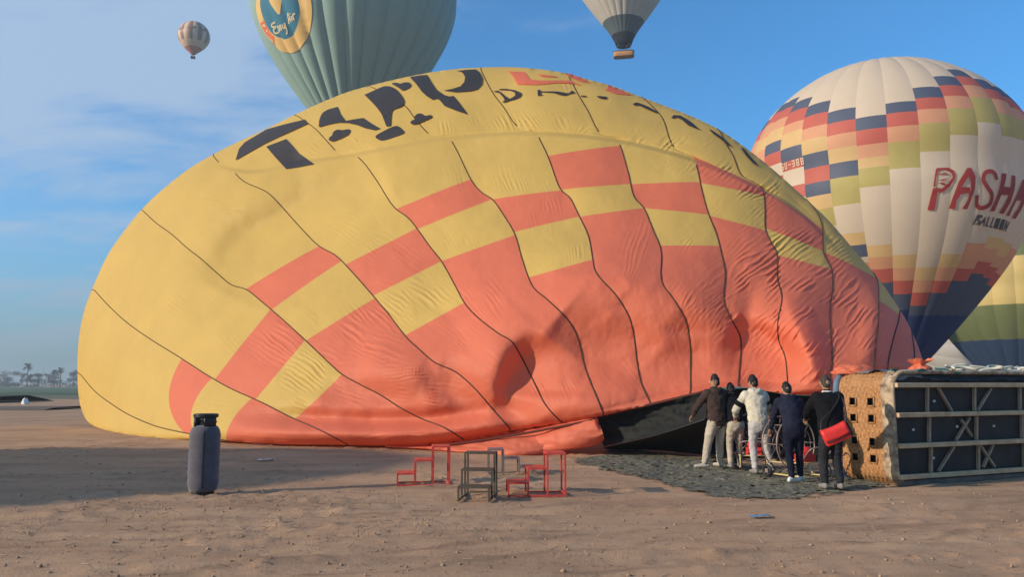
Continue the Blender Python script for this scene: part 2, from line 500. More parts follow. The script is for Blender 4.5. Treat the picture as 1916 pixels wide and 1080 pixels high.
# ---- smooth body: harmonic rim distance plus an inflated bulge (solved on a coarse lattice)
CELL = 4.0
GXn, GYn = 420, 190
ox, oy = 100.0, 100.0
lx = ox + CELL * np.arange(GXn); ly = oy + CELL * np.arange(GYn)
LX, LY = np.meshgrid(lx, ly)
def inside(px, py, P):
    c = np.zeros(px.shape, bool); x0, y0 = P[-1][:2]
    for q in P:
        x1, y1 = q[:2]
        if y0 != y1:
            cond = ((y1 > py) != (y0 > py)) & (px < (x0 - x1) * (py - y1) / (y0 - y1) + x1)
            c ^= cond
        x0, y0 = x1, y1
    return c
IN = inside(LX, LY, LOOP3)
# rim distance for all lattice points by nearest rim sample
fine = np.vstack([np.linspace(LOOP3[i], LOOP3[(i + 1) % len(LOOP3)], 4, endpoint=False) for i in range(len(LOOP3))])
RIMD = np.zeros(LX.shape); DB = np.full(LX.shape, 1e9)
for q in fine:
    d2 = (LX - q[0]) ** 2 + (LY - q[1]) ** 2
    m_ = d2 < DB
    DB[m_] = d2[m_]; RIMD[m_] = q[2]
DB = np.sqrt(DB)
def solve(u, src, fixed, iters, w=1.96):
    ii, jj = np.indices(u.shape)
    red = ((ii + jj) % 2 == 0) & ~fixed; blk = ((ii + jj) % 2 == 1) & ~fixed
    red[0] = red[-1] = blk[0] = blk[-1] = False; red[:, 0] = red[:, -1] = blk[:, 0] = blk[:, -1] = False
    for _ in range(iters):
        for m_ in (red, blk):
            a = u.copy()
            s = np.zeros_like(u)
            s[1:-1, 1:-1] = (a[:-2, 1:-1] + a[2:, 1:-1] + a[1:-1, :-2] + a[1:-1, 2:]) * 0.25
            u[m_] += w * (s[m_] + src - a[m_])
    return u
FIX = ~IN
BASE = solve(RIMD.copy(), 0.0, FIX, 260)
# edge of the lattice mask: use the true distance to the rim so the bulge starts smoothly
PHI = solve(np.zeros(LX.shape), 1.0, FIX, 260)
PHI /= PHI.max()
sd = np.where(IN, DB, -DB)
PHI = np.where(IN, PHI, 0)
lin = np.clip(sd, 0, None) / 60.0
PHI = np.where(sd < 10, np.minimum(PHI, lin) * 0.5 + PHI * 0.5, PHI)
def lat(A, px, py):
    """Catmull-Rom sample of a lattice field"""
    fx = np.clip((np.asarray(px, float) - ox) / CELL, 1, GXn - 3); fy = np.clip((np.asarray(py, float) - oy) / CELL, 1, GYn - 3)
    ix = np.floor(fx).astype(int); iy = np.floor(fy).astype(int); tx = fx - ix; ty = fy - iy
    def wts(t): return (0.5 * (-t + 2 * t ** 2 - t ** 3), 0.5 * (2 - 5 * t ** 2 + 3 * t ** 3), 0.5 * (t + 4 * t ** 2 - 3 * t ** 3), 0.5 * (-t ** 2 + t ** 3))
    wx, wy = wts(tx), wts(ty); s = 0
    for a in range(4):
        r = 0
        for c in range(4):
            r = r + wx[c] * A[iy + a - 1, ix + c - 1]
        s = s + wy[a] * r
    return s

# ---- folds and wrinkles, metres towards the lit side
CREASE = catmull([(380, 300), (470, 318), (560, 300), (640, 290), (735, 272), (830, 256), (985, 246), (1135, 257), (1280, 290), (1400, 338), (1500, 396), (1600, 500)], 8)
def seg_side(px, py, P):
    """distance to a polyline and signed side (+ to the right of travel in image coordinates, y down)"""
    P = np.asarray(P, float); best = np.full(px.shape, 1e9); sgn = np.zeros(px.shape); tt = np.zeros(px.shape)
    n = len(P) - 1
    for i in range(n):
        a, b_ = P[i, :2], P[i + 1, :2]; d = b_ - a; L2 = (d ** 2).sum() + 1e-9
        t = np.clip(((px - a[0]) * d[0] + (py - a[1]) * d[1]) / L2, 0, 1)
        qx = px - a[0] - t * d[0]; qy = py - a[1] - t * d[1]
        dd = np.hypot(qx, qy); m_ = dd < best
        best = np.where(m_, dd, best); sgn = np.where(m_, np.sign(d[0] * qy - d[1] * qx), sgn); tt = np.where(m_, (i + t) / n, tt)
    return best, sgn, tt
# polyline, amp, width on the left of travel, width on the right, end fade
FOLDS = [
    ([(405, 540), (430, 490), (470, 445), (540, 408), (620, 368), (720, 325)], -1.0, 42, 105),
    ([(300, 395), (380, 360), (470, 345), (560, 330)], 0.30, 55, 55),
    ([(1020, 630), (995, 665), (968, 705), (955, 745), (985, 800)], -0.58, 95, 30),
    ([(1000, 600), (955, 645), (925, 690), (915, 750)], 0.32, 30, 80),
    ([(860, 620), (950, 552), (1060, 528), (1180, 540), (1290, 565), (1400, 600)], 0.95, 80, 95),
    ([(1040, 600), (1120, 660), (1220, 690), (1320, 690), (1420, 670), (1500, 640)], -1.45, 115, 75),
    ([(1380, 595), (1440, 635), (1474, 672), (1445, 705), (1425, 740)], -0.60, 18, 80),
    ([(1400, 570), (1480, 605), (1525, 650), (1530, 715)], 0.45, 60, 45),
    ([(440, 803), (560, 808), (700, 812), (830, 806), (980, 794)], 0.5, 16, 22),
    ([(440, 782), (560, 782), (700, 788), (800, 785), (900, 772), (1010, 766)], -0.5, 16, 18),
    ([(780, 690), (850, 738), (920, 756)], -0.35, 45, 24),
    ([(670, 690), (760, 688), (840, 715)], 0.35, 50, 30),
    ([(600, 740), (700, 745), (800, 762)], -0.25, 24, 34),
    ([(880, 500), (1000, 520), (1120, 515)], -0.30, 45, 40),
    ([(1500, 550), (1560, 640), (1560, 715)], -0.25, 45, 30),
    ([(1640, 530), (1640, 620), (1630, 695)], 0.35, 35, 30),
    ([(1676, 610), (1658, 690)], -0.25, 20, 22),
]
# wrinkle fans: cx, cy, rx, ry, line angle (image, degrees, y down), wavelength, amp
WRINK = [
    (1440, 505, 95, 55, -38, 10, .034), (1500, 560, 70, 40, -40, 9, .032), (1395, 590, 60, 35, -36, 9, .024), (1510, 640, 60, 60, -48, 11, .03), (1600, 590, 55, 90, -52, 11, .026),
    (1470, 455, 60, 22, -36, 9, .032), (1390, 385, 45, 30, -40, 9, .024), (1310, 455, 40, 14, -50, 7, .016), (1440, 700, 45, 40, -45, 9, .022), (1545, 720, 50, 16, -8, 8, .02), (1580, 690, 40, 40, -40, 10, .03),
    (575, 690, 55, 45, 36, 9, .026), (520, 640, 50, 40, 34, 9, .018), (600, 745, 60, 28, 24, 8, .022), (780, 560, 55, 42, 34, 9, .024), (720, 480, 50, 34, 32, 8, .016), (640, 620, 50, 35, 40, 10, .026), (690, 660, 60, 40, 20, 10, .018),
    (750, 685, 60, 25, -6, 7, .016), (1080, 462, 22, 28, 82, 7, .014), (890, 330, 70, 22, 78, 8, .010), (960, 348, 60, 14, 70, 7, .008),
    (940, 226, 120, 17, 62, 8, .020), (1100, 232, 120, 15, -55, 8, .018), (1240, 268, 80, 14, -42, 9, .024), (820, 235, 70, 18, 80, 7, .014), (700, 258, 70, 14, 40, 8, .016), (600, 278, 60, 14, 30, 8, .016),
    (1340, 318, 60, 16, -40, 9, .03), (1430, 352, 60, 22, -40, 9, .03), (1100, 158, 90, 14, 70, 8, .028), (1010, 160, 60, 10, 76, 7, .02), (470, 350, 55, 20, 8, 9, .018), (420, 372, 50, 16, 4, 8, .014), (450, 395, 40, 10, -4, 8, .01),
    (1560, 460, 45, 30, -38, 8, .024), (1200, 480, 40, 60, -75, 8, .010), (1020, 400, 70, 26, 80, 7, .008), (1230, 300, 60, 24, -70, 7, .010), (1120, 300, 40, 30, 70, 7, .006), (640, 420, 60, 30, 30, 8, .012), (860, 440, 40, 40, 60, 7, .010), (340, 560, 60, 50, 40, 9, .010), (260, 480, 40, 40, 45, 8, .008), (400, 640, 50, 40, 38, 8, .012), (900, 560, 60, 40, 50, 8, .012), (700, 600, 60, 40, 40, 8, .018), (880, 660, 50, 40, 35, 8, .014), (820, 740, 60, 24, 10, 7, .016), (1000, 720, 60, 30, 60, 8, .010), (1300, 560, 50, 50, -55, 8, .012), (500, 780, 90, 10, 14, 7, .012), (430, 770, 60, 18, 16, 8, .014), (760, 810, 140, 10, -3, 8, .014),
]
def broad_folds():
    d = np.zeros(LX.shape)
    for P, amp, wl, wr in FOLDS:
        dd, sg, tt = seg_side(LX, LY, catmull(P, 6) if len(P) > 2 else P)
        w = np.where(sg < 0, wl, wr)
        d += amp * np.exp(-(dd / w) ** 2) * np.sin(np.pi * np.clip(tt, 0, 1)) ** 0.8
    for _ in range(4):                            # soften every kink where two stretches meet
        p_ = np.pad(d, 1, mode='edge')
        d = (p_[:-2, 1:-1] + p_[2:, 1:-1] + p_[1:-1, :-2] + p_[1:-1, 2:] + 2 * d) / 6
    return d
FOLDMAP = broad_folds()
def fold_disp(px, py):
    d = lat(FOLDMAP, px, py)
    wx_, wy_ = px + 14 * fbm(px / 60, py / 60, 2, 51), py + 14 * fbm(px / 60, py / 60, 2, 57)
    # crease under the lettering: the lower body stands in front of the part above
    dd, sg, tt = seg_side(px, py, CREASE)
    s_ = dd * np.where(sg > 0, 1, -1)           # + below
    fade = sstep(0.0, 0.12, tt) * (1 - sstep(0.88, 1.0, tt))
    d += fade * np.where(s_ < 0, -0.34 * np.exp(-np.abs(s_ / 34)), -0.34 + 0.34 * sstep(-0.01, 1, s_ / 8.0) + 0.02 * np.exp(-((s_ - 18) / 22) ** 2))
    d += 0.11 * fbm(wx_ / 150, wy_ / 120, 2, 3) + 0.022 * fbm(wx_ / 48, wy_ / 40, 2, 13)
    # faint taut creases running out from the mouth
    ra = np.arctan2(py - 900, px - 1330); rd = np.hypot(px - 1330, py - 900)
    d += 0.005 * np.clip(vnoise(ra * 70, rd / 130, 91), -.2, 1) * np.clip(1.3 - rd / 900, 0, 1) * np.clip(0.3 + vnoise(px / 110, py / 90, 95), 0, 1)
    for (cx, cy, rx, ry, ang, wl, amp) in WRINK:
        a = R(ang); ca, sa = math.cos(a), math.sin(a)
        u = (px - cx) * ca + (py - cy) * sa; v = -(px - cx) * sa + (py - cy) * ca
        e = np.exp(-(((px - cx) / rx) ** 2 + ((py - cy) / ry) ** 2) * 1.1)
        e = e * np.clip(0.35 + 1.5 * vnoise(px / 28, py / 28, int(cx) % 50), 0, 1.7)
        ph = v / wl * 6.283 + 4.2 * vnoise(u / 50, v / 22, int(cy) % 40) + 1.6 * vnoise(u / 16, v / 12, 5)
        w = 2.4 * (1 - np.abs(np.sin(ph / 2))) ** 1.4 - 0.9      # sharp little ridges
        d += 1.15 * amp * e * w
    d += 0.004 * fbm(px / 9, py / 9, 2, 77)
    return d
KB = 3.2
def body(px, py, bulge=0.0):
    phi = np.clip(lat(PHI, px, py), 0, None)
    rim = np.clip(phi * 14, 0, 1)
    return lat(BASE, px, py) - KB * np.sqrt(phi) - (fold_disp(px, py) + bulge) * rim ** 0.7
def skin(px, py, bulge=0.0, off=0.0):
    px = np.asarray(px, float); py = np.asarray(py, float)
    return at(px, py, body(px, py, bulge) - off)

# ---- load tapes (seams) as they run over the body, top to bottom
SEAM = {
 'a': [(150, 700), (178, 733), (211, 758), (244, 778), (289, 797), (333, 808), (385, 818), (425, 825)],
 'b': [(173, 539), (203, 572), (239, 605), (283, 636), (333, 667), (389, 703), (433, 728), (489, 753), (544, 781), (600, 806), (650, 832)],
 'c': [(265, 392), (292, 417), (322, 439), (350, 464), (378, 486), (406, 511), (433, 533), (461, 542), (489, 564), (522, 592), (567, 633), (611, 675), (639, 700), (672, 719), (711, 739), (750, 764), (789, 784), (830, 800), (868, 823)],
 'd': [(397, 289), (412, 306), (428, 312), (456, 339), (497, 358), (522, 381), (556, 419), (594, 458), (628, 478), (656, 506), (700, 556), (730, 592), (759, 630), (780, 650), (813, 678), (852, 696), (883, 722), (905, 746), (932, 778), (958, 806)],
 'e': [(553, 214), (589, 240), (611, 263), (636, 288), (661, 289), (681, 305), (705, 338), (736, 386), (767, 411), (804, 461), (826, 489), (848, 528), (870, 568), (896, 596), (931, 623), (957, 639), (974, 665), (996, 709), (1020, 757), (1050, 791)],
 'f': [(690, 160), (722, 176), (758, 198), (779, 225), (806, 252), (836, 255), (854, 280), (880, 334), (900, 359), (921, 373), (938, 396), (963, 438), (978, 488), (996, 535), (1022, 559), (1048, 583), (1070, 609), (1083, 639), (1096, 692), (1122, 757), (1130, 778)],
 'g': [(898, 126), (908, 148), (923, 175), (942, 200), (971, 240), (999, 245), (1013, 267), (1028, 300), (1047, 351), (1067, 371), (1084, 405), (1101, 442), (1109, 485), (1113, 505), (1126, 524), (1152, 552), (1174, 587), (1185, 622), (1192, 678), (1200, 718), (1218, 757)],
 'h': [(1062, 138), (1072, 158), (1082, 177), (1101, 209), (1122, 248), (1151, 257), (1163, 280), (1176, 325), (1186, 367), (1205, 390), (1222, 430), (1237, 470), (1238, 526), (1261, 561), (1283, 600), (1291, 644), (1292, 683), (1292, 740)],
 'i': [(1203, 182), (1232, 211), (1243, 229), (1260, 274), (1295, 290), (1305, 317), (1314, 359), (1326, 401), (1341, 439), (1350, 475), (1357, 513), (1354, 561), (1367, 595), (1383, 624), (1387, 647), (1384, 684), (1381, 724)],
 'j': [(1345, 242), (1360, 272), (1372, 292), (1388, 328), (1424, 350), (1431, 384), (1432, 428), (1443, 454), (1454, 476), (1455, 521), (1463, 558), (1456, 598), (1457, 636), (1470, 673), (1475, 738)],
 'k': [(1512, 376), (1530, 400), (1539, 428), (1541, 473), (1556, 506), (1557, 543), (1552, 587), (1556, 647), (1557, 676), (1552, 704), (1560, 730)],
 'l': [(1637, 514), (1643, 530), (1644, 558), (1643, 602), (1639, 639), (1637, 670), (1634, 697)],
 'm': [(1684, 581), (1681, 600), (1672, 632), (1664, 665), (1660, 692)],
 'n': [(1706, 622), (1710, 650), (1711, 672), (1709, 694)],
}
def nearest_i(P, q): return int(np.argmin(((P[:, :2] - np.array(q[:2])) ** 2).sum(1)))
def resample(P, n):
    P = np.asarray(P, float)[:, :2]
    s = np.concatenate([[0], np.cumsum(np.hypot(*np.diff(P, axis=0).T))])
    t = np.linspace(0, s[-1], n)
    return np.stack([np.interp(t, s, P[:, 0]), np.interp(t, s, P[:, 1])], -1)
keys = list(SEAM)
SM = {}
for k in keys:
    P = catmull(SEAM[k], 10)
    # snap the two ends to the outline
    P[0] = TOP3[nearest_i(TOP3, P[0]), :2]
    P[-1] = BOT3[nearest_i(BOT3, P[-1]), :2] if k != 'a' else TOP3[nearest_i(TOP3, (425, 825)), :2]
    SM[k] = resample(P, 400)
def param(k, q): return nearest_i(SM[k], q) / 399.0
def curve(k, t):
    f = np.clip(np.asarray(t, float), 0, 1) * 399; i = np.minimum(f.astype(int), 398); w = (f - i)[:, None]
    return SM[k][i] * (1 - w) + SM[k][i + 1] * w
Y_, S_ = 0, 1
# colour changes down each gore: (point on its left seam, point on its right seam)
BANDS = {
 'ab': [((344, 811), (340, 672)), ((368, 816), (397, 708)), ((424, 825), (472, 745))],
 'bc': [((402, 710), (506, 579)), ((478, 748), (571, 637)), ((552, 784), (640, 701))],
 'cd': [((460, 542), (634, 487)), ((512, 584), (655, 508)), ((576, 641), (698, 555)), ((637, 700), (757, 628))],
 'de': [((648, 493), (782, 426)), ((700, 553), (826, 488)), ((757, 628), (868, 568))],
 'ef': [((742, 391), (880, 336)), ((783, 427), (920, 373)), ((826, 489), (963, 440)), ],
 'fg': [((920, 373), (1048, 358)), ((956, 436), (1084, 405)), ((990, 520), (1109, 485))],
 'gh': [((1027, 290), (1161, 272)), ((1047, 356), (1182, 344)), ((1084, 405), (1205, 390))],
 'hi': [((1182, 344), (1309, 340)), ((1205, 390), (1324, 402)), ((1236, 459), (1344, 461))],
 'ij': [((1297, 291), (1424, 352)), ((1309, 342), (1428, 366)), ((1326, 404), (1432, 432))],
 'jk': [((1425, 357), (1539, 428)), ((1432, 428), (1541, 470)), ((1453, 478), (1556, 503))],
 'kl': [((1541, 472), (1640, 520))],
 'lm': [((1644, 562), (1683, 590))],
}
BANDS['cd'] = [((461, 541), (597, 462)), ((508, 580), (637, 490)), ((572, 638), (703, 558))]
BOW = {'ab': (-26, 6)}
COLS = {'ab': [Y_, S_, Y_, S_], 'bc': [Y_, S_, Y_, S_], 'cd': [Y_, S_, Y_, S_], 'de': [Y_, S_, Y_, S_], 'ef': [Y_, S_, Y_, S_], 'fg': [Y_, S_, Y_, S_], 'gh': [Y_, S_, Y_, S_],
        'hi': [Y_, S_, Y_, S_], 'ij': [Y_, S_, Y_, S_], 'jk': [Y_, S_, Y_, S_], 'kl': [Y_, S_], 'lm': [Y_, S_]}
base_pt = ground_at(700, 836)
ENV = empty('lying_balloon', (0, 24, 0), 0, 'huge half inflated yellow and salmon checked balloon lying on its side across the lot', 'hot air balloon')
ENV_INV = np.array([0, -24, 0])
def gore_mesh(Lc, Rc, Tc, Bc, breaks, cols, name='panel', bow=(0, 0)):
    """Lc/Rc: functions of row parameter -> points; Tc/Bc point arrays along top/bottom; breaks: row fractions"""
    hh = max(np.hypot(*np.diff(Lc(np.linspace(0, 1, 60)), axis=0).T).sum(), np.hypot(*np.diff(Rc(np.linspace(0, 1, 60)), axis=0).T).sum())
    ww = max(np.hypot(*np.diff(Tc, axis=0).T).sum(), np.hypot(*np.diff(Bc, axis=0).T).sum(), np.hypot(*(Lc(np.array([.5])) - Rc(np.array([.5])))[0]))
    nc = max(6, int(ww / 2.6))
    rows = [0.0]; cut = [0]
    for a, b_ in zip(breaks[:-1], breaks[1:]):
        n = max(3, int(hh * (b_ - a) / 2.6))
        rows += list(np.linspace(a, b_, n + 1)[1:]); cut.append(len(rows) - 1)
    rows = np.array(rows)
    if breaks[0] == 0 and name == 'panel':      # crowd rows near the outline, where the cloth turns away
        pass
    t = np.linspace(0, 1, nc)
    L, Rr = Lc(rows), Rc(rows)
    T, B = resample(Tc, nc), resample(Bc, nc)
    P = L[:, None] * (1 - t)[None, :, None] + Rr[:, None] * t[None, :, None]
    wt_ = ((1 - rows) ** 3)[:, None, None]; wb = (rows ** 3)[:, None, None]
    P = P + wt_ * (T - (T[:1] * (1 - t)[:, None] + T[-1:] * t[:, None]))[None] + wb * (B - (B[:1] * (1 - t)[:, None] + B[-1:] * t[:, None]))[None]
    P = P + np.sin(np.pi * rows)[:, None, None] * (4 * t * (1 - t))[None, :, None] * np.array(bow, float)
    bul = 0.08 * (4 * t * (1 - t))[None, :] * np.minimum(1, 6 * np.minimum(rows, 1 - rows))[:, None] * min(1, ww / 80)
    rp = rows[:, None] * hh; tw = t[None, :] * ww
    edge_ = np.exp(-tw / 14) + np.exp(-(ww - tw) / 14)
    bul = bul + 0.012 * edge_ * vnoise(rp / 6.5 + 0 * tw, tw / 30, int(hh) % 37) * np.minimum(1, 8 * np.minimum(rows, 1 - rows))[:, None] * (1 - np.exp(-np.minimum(tw, ww - tw) / 3))
    X = skin(P[..., 0], P[..., 1], bul) + ENV_INV
    dr = np.gradient(X, axis=0); dc = np.gradient(X, axis=1)
    N = np.cross(dc, dr); N /= np.linalg.norm(N, axis=-1, keepdims=True) + 1e-12
    view = -(X - ENV_INV - np.array([0, 0, EYE]))
    sgn = np.sign((N * view).sum(-1, keepdims=True).mean())
    N *= sgn
    for i in range(len(cut) - 1):
        a, b_ = cut[i], cut[i + 1] + 1
        F = grid_faces(b_ - a, nc, flip=(sgn < 0))
        mesh_obj(name, X[a:b_], F, (M_YEL, M_SAL)[cols[i]], ENV, normals=N[a:b_])
for ka, kb in zip(keys[:-1], keys[1:]):
    key = ka + kb
    bl = BANDS.get(key, [])
    pa = [0.0] + [param(ka, p[0]) for p in bl] + [1.0]
    pb = [0.0] + [param(kb, p[1]) for p in bl] + [1.0]
    for arr in (pa, pb):
        for i in range(1, len(arr)):
            arr[i] = max(arr[i], arr[i - 1] + 1e-4)
    mid = (np.array(pa) + np.array(pb)) / 2; mid[0], mid[-1] = 0, 1
    mid = np.maximum.accumulate(mid)
    Lc = lambda r, pa=pa, mid=mid, k=ka: curve(k, np.interp(r, mid, pa))
    Rc = lambda r, pb=pb, mid=mid, k=kb: curve(k, np.interp(r, mid, pb))
    i0, i1 = nearest_i(TOP3, SM[ka][0]), nearest_i(TOP3, SM[kb][0])
    if key == 'ab':
        Bc = np.vstack([TOP3[0:nearest_i(TOP3, (425, 825)) + 1, :2][::-1], BOT3[:nearest_i(BOT3, SM[kb][-1]) + 1, :2]])
    else:
        j0, j1 = nearest_i(BOT3, SM[ka][-1]), nearest_i(BOT3, SM[kb][-1]); Bc = BOT3[j0:j1 + 1, :2]
    gore_mesh(Lc, Rc, TOP3[i0:i1 + 1, :2], Bc, list(mid), COLS.get(key, [S_]), bow=BOW.get(key, (0, 0)))
# first gore: between the outline on the left and tape a ; last gore: tape n to the right end
i0 = nearest_i(TOP3, SM['a'][0]); iq = nearest_i(TOP3, (425, 825))
left_rim = resample(TOP3[iq:i0 + 1, :2][::-1], 400)
def rimf(r):
    f = np.clip(np.asarray(r, float), 0, 1) * 399; i = np.minimum(f.astype(int), 398); w = (f - i)[:, None]
    return left_rim[i] * (1 - w) + left_rim[i + 1] * w
gore_mesh(rimf, lambda r: curve('a', r), np.vstack([SM['a'][:1]] * 2), np.vstack([SM['a'][-1:]] * 2), [0, 1], [Y_])
ir = nearest_i(TOP3, SM['n'][0])
right_rim = resample(np.vstack([TOP3[ir:, :2]]), 400)
def rrim(r):
    f = np.clip(np.asarray(r, float), 0, 1) * 399; i = np.minimum(f.astype(int), 398); w = (f - i)[:, None]
    return right_rim[i] * (1 - w) + right_rim[i + 1] * w
gore_mesh(lambda r: curve('n', r), rrim, np.vstack([SM['n'][:1]] * 2), BOT3[nearest_i(BOT3, SM['n'][-1]):, :2], [0, 1], [S_])

# tapes: thin cords lying on the seams; hidden where the crease swallows them
for k in keys:
    P = SM[k]
    X = skin(P[:, 0], P[:, 1], 0.0, 0.012) + ENV_INV
    dd, sg, tt = seg_side(P[:, 0], P[:, 1], CREASE)
    gap = (dd < 9) & (tt > 0.03) & (tt < 0.8)
    gap[0] = False
    runs = []; cur = []
    for i in range(len(X)):
        if gap[i]:
            if len(cur) > 4: runs.append(cur)
            cur = []
        else: cur.append(i)
    if len(cur) > 4: runs.append(cur)
    mb = MB()
    for r_ in runs: mb.tube(X[r_[::2]], 0.017, 6)
    mb.build('load_tape', M_TAPE, ENV, smooth=True)

# hidden far side closes the shell
nr_, na_ = 10, len(LOOP3)
cx_, cy_ = 900.0, 520.0
rr = np.linspace(1, 0.02, nr_) ** 0.7
PX = cx_ + (LOOP3[:, 0] - cx_)[None] * rr[:, None]; PY = cy_ + (LOOP3[:, 1] - cy_)[None] * rr[:, None]
back_d = lat(BASE, PX, PY)
back_d[0] = LOOP3[:, 2]
BD = back_d + 5.5 * np.sqrt(1 - (rr[:, None]) ** 2 + 0.0)
XB = at(PX, PY, BD)
XB[..., 2] = np.maximum(XB[..., 2], 0.02)
mesh_obj('rear_panel', XB + ENV_INV, grid_faces(nr_, na_, wrap=True), M_YEL, ENV)

# ---- printed lettering, each stroke a patch lying on the cloth
def zoom(s, dx, dy, L): return [(x / s + dx, y / s + dy) for x, y in L]
z1 = lambda L: zoom(2.129, 0, 0, L)
z2 = lambda L: zoom(2.395, 700, 100, L)
z3 = lambda L: zoom(5.4, 580, 110, L)
z4 = lambda L: zoom(6.843, 910, 120, L)
z5 = lambda L: zoom(6.353, 1150, 160, L)
PRINT = [
 (0, z1([(938, 637), (952, 592), (975, 566), (1010, 545), (1060, 515), (1130, 495), (1215, 475), (1225, 492), (1165, 520), (1110, 545), (1055, 571), (1000, 602)])),
 (0, z1([(1060, 583), (1140, 553), (1165, 580), (1190, 610), (1252, 653), (1200, 664), (1140, 673), (1100, 630)])),
 (0, z3([(88, 688), (92, 620), (108, 575), (130, 540), (180, 510), (278, 482), (310, 560), (360, 625), (450, 608), (540, 595), (620, 650), (715, 705), (660, 722), (560, 700), (470, 665), (380, 645), (290, 642), (190, 660)])),
 (1, z3([(185, 822), (195, 790), (226, 772), (232, 733), (280, 710), (325, 720), (350, 714), (402, 706), (412, 735), (380, 772), (300, 807), (230, 834)])),
 (1, z3([(545, 356), (552, 360), (630, 325), (720, 283), (770, 270), (840, 283), (897, 328), (947, 400), (953, 440), (927, 482), (850, 505), (826, 530), (820, 600), (818, 672), (815, 678), (775, 684), (770, 676), (748, 620), (722, 550), (650, 460)])),
 (1, z3([(656, 792), (672, 765), (840, 678), (890, 675), (927, 703), (962, 742), (932, 764), (740, 830), (698, 820)])),
 (1, z3([(808, 244), (885, 236), (910, 252), (950, 234), (1007, 234), (1026, 265), (1005, 292), (933, 325), (900, 290)])),
 (1, z3([(1008, 648), (1028, 618), (1062, 612), (1048, 588), (1080, 552), (1130, 548), (1160, 577), (1218, 562), (1244, 582), (1200, 607), (1110, 642), (1048, 666)])),
 (0, z3([(1010, 182), (1100, 165), (1185, 160), (1225, 230), (1280, 310), (1360, 365), (1410, 378), (1450, 372), (1500, 430), (1600, 562), (1500, 530), (1420, 500), (1360, 475), (1310, 415), (1280, 400), (1240, 412), (1180, 375), (1130, 330), (1080, 260)])),
 (0, z3([(1485, 118), (1580, 108), (1678, 104), (1715, 135), (1745, 200), (1735, 255), (1690, 305), (1620, 325), (1480, 335), (1350, 318), (1440, 300), (1520, 275), (1558, 232), (1568, 180), (1540, 135)])),
 (0, z4([(80, 345), (150, 335), (185, 355), (235, 400), (300, 440), (285, 470), (215, 490), (205, 480), (235, 460), (215, 420), (160, 360)])),
 (0, z4([(150, 330), (180, 312), (260, 312), (370, 330), (440, 360), (455, 385), (430, 420), (360, 450), (270, 470), (280, 450), (340, 420), (370, 395), (365, 360), (300, 332), (200, 324)])),
 (0, z4([(655, 328), (690, 323), (692, 345), (880, 345), (940, 350), (1050, 370), (1100, 333), (1135, 362), (1080, 374), (1000, 400), (930, 387), (860, 362), (700, 354), (697, 385), (732, 393), (658, 404)])),
 (0, z4([(1205, 398), (1280, 400), (1280, 413), (1210, 412)])), (0, z4([(1420, 403), (1545, 413), (1545, 442), (1480, 442), (1420, 417)])),
 (0, z5([(213, 215), (258, 198), (300, 208), (400, 248), (512, 310), (495, 324), (400, 284), (280, 228), (240, 237)])),
 (0, z5([(672, 382), (700, 348), (780, 353), (860, 397), (930, 447), (980, 495), (1032, 532), (965, 507), (880, 473), (800, 404), (740, 374), (702, 388)])),
 (0, z5([(1118, 514), (1160, 530), (1300, 628), (1392, 722), (1360, 714), (1276, 645), (1176, 574)])),
 (0, z5([(1500, 735), (1540, 752), (1612, 840), (1692, 930), (1722, 968), (1646, 922), (1564, 832)])),
]
PRINT_RED = [
 z4([(275, 82), (340, 92), (440, 92), (490, 96), (560, 190), (680, 205), (1080, 205), (1180, 250), (1210, 268), (1090, 240), (900, 235), (650, 260), (395, 255), (340, 150)]),
 z4([(660, 122), (900, 150), (900, 165), (690, 152)]), z4([(1000, 104), (1100, 128), (1220, 172), (1340, 240), (1240, 225), (1190, 215), (1060, 160)]),
 z4([(1550, 258), (1700, 315), (1860, 392), (1780, 387), (1660, 375), (1510, 325), (1560, 300)]),
]
def print_on(polys, mat, name, off=0.02):
    for sm_, P in polys:
        P = chaikin(P, 2) if sm_ else P
        V, F = fill_poly([P], 4.5)
        X = skin(V[:, 0], V[:, 1], 0.05, off + 0.03) + ENV_INV
        mesh_obj(name, X, F, mat, ENV)
print_on(PRINT, M_PRINT, 'letter')
print_on([(0, P) for P in PRINT_RED], M_SAL, 'letter')

# ---- mouth: rope edge, slack lip on the ground, black nomex scoop, black sheets for the shade inside
def ruled(top, bot, nr=10, nc=80, sag=0.0, wr=0.0, seed=0, ease=1.0):
    """cloth between two 3-entry chains (x, y, distance)"""
    T, B = catmull(top, 10), catmull(bot, 10)
    def rs(P):
        s = np.concatenate([[0], np.cumsum(np.hypot(*np.diff(P[:, :2], axis=0).T))]); t = np.linspace(0, s[-1], nc)
        return np.stack([np.interp(t, s, P[:, i]) for i in range(3)], -1)
    T, B = rs(T), rs(B); r = np.linspace(0, 1, nr)[:, None, None]
    P = T[None] * (1 - r) + B[None] * r
    d = P[..., 2] - sag * (4 * r[..., 0] * (1 - r[..., 0]))
    u = np.linspace(0, 1, nc)[None] + 0 * d
    d = d - wr * (fbm(P[..., 0] / 40, P[..., 1] / 7, 3, seed)) * (4 * r[..., 0] * (1 - r[..., 0])) ** 0.5
    return at(P[..., 0], P[..., 1], d)
ROPE = [(470, 833, 22.4), (620, 832.5, 21.75), (720, 834, 21.35), (830, 829, 20.95), (905, 816, 20.65), (1000, 799, 20.05), (1110, 782, 19.1), (1218, 757, 18.5), (1320, 733, 17.9)]
X = ruled(ROPE[2:7] + [(1113, 783, 19.0)], [(720, 837, 21.2), (790, 841, 20.6), (870, 847, 19.9), (960, 852, 19.2), (1040, 846, 19.4), (1100, 838, 19.6), (1131, 828, 19.4)], 14, 130, 0.25, 0.10, 3)
mesh_obj('slack_lip', X + ENV_INV, grid_faces(14, 130), M_SAL, ENV)
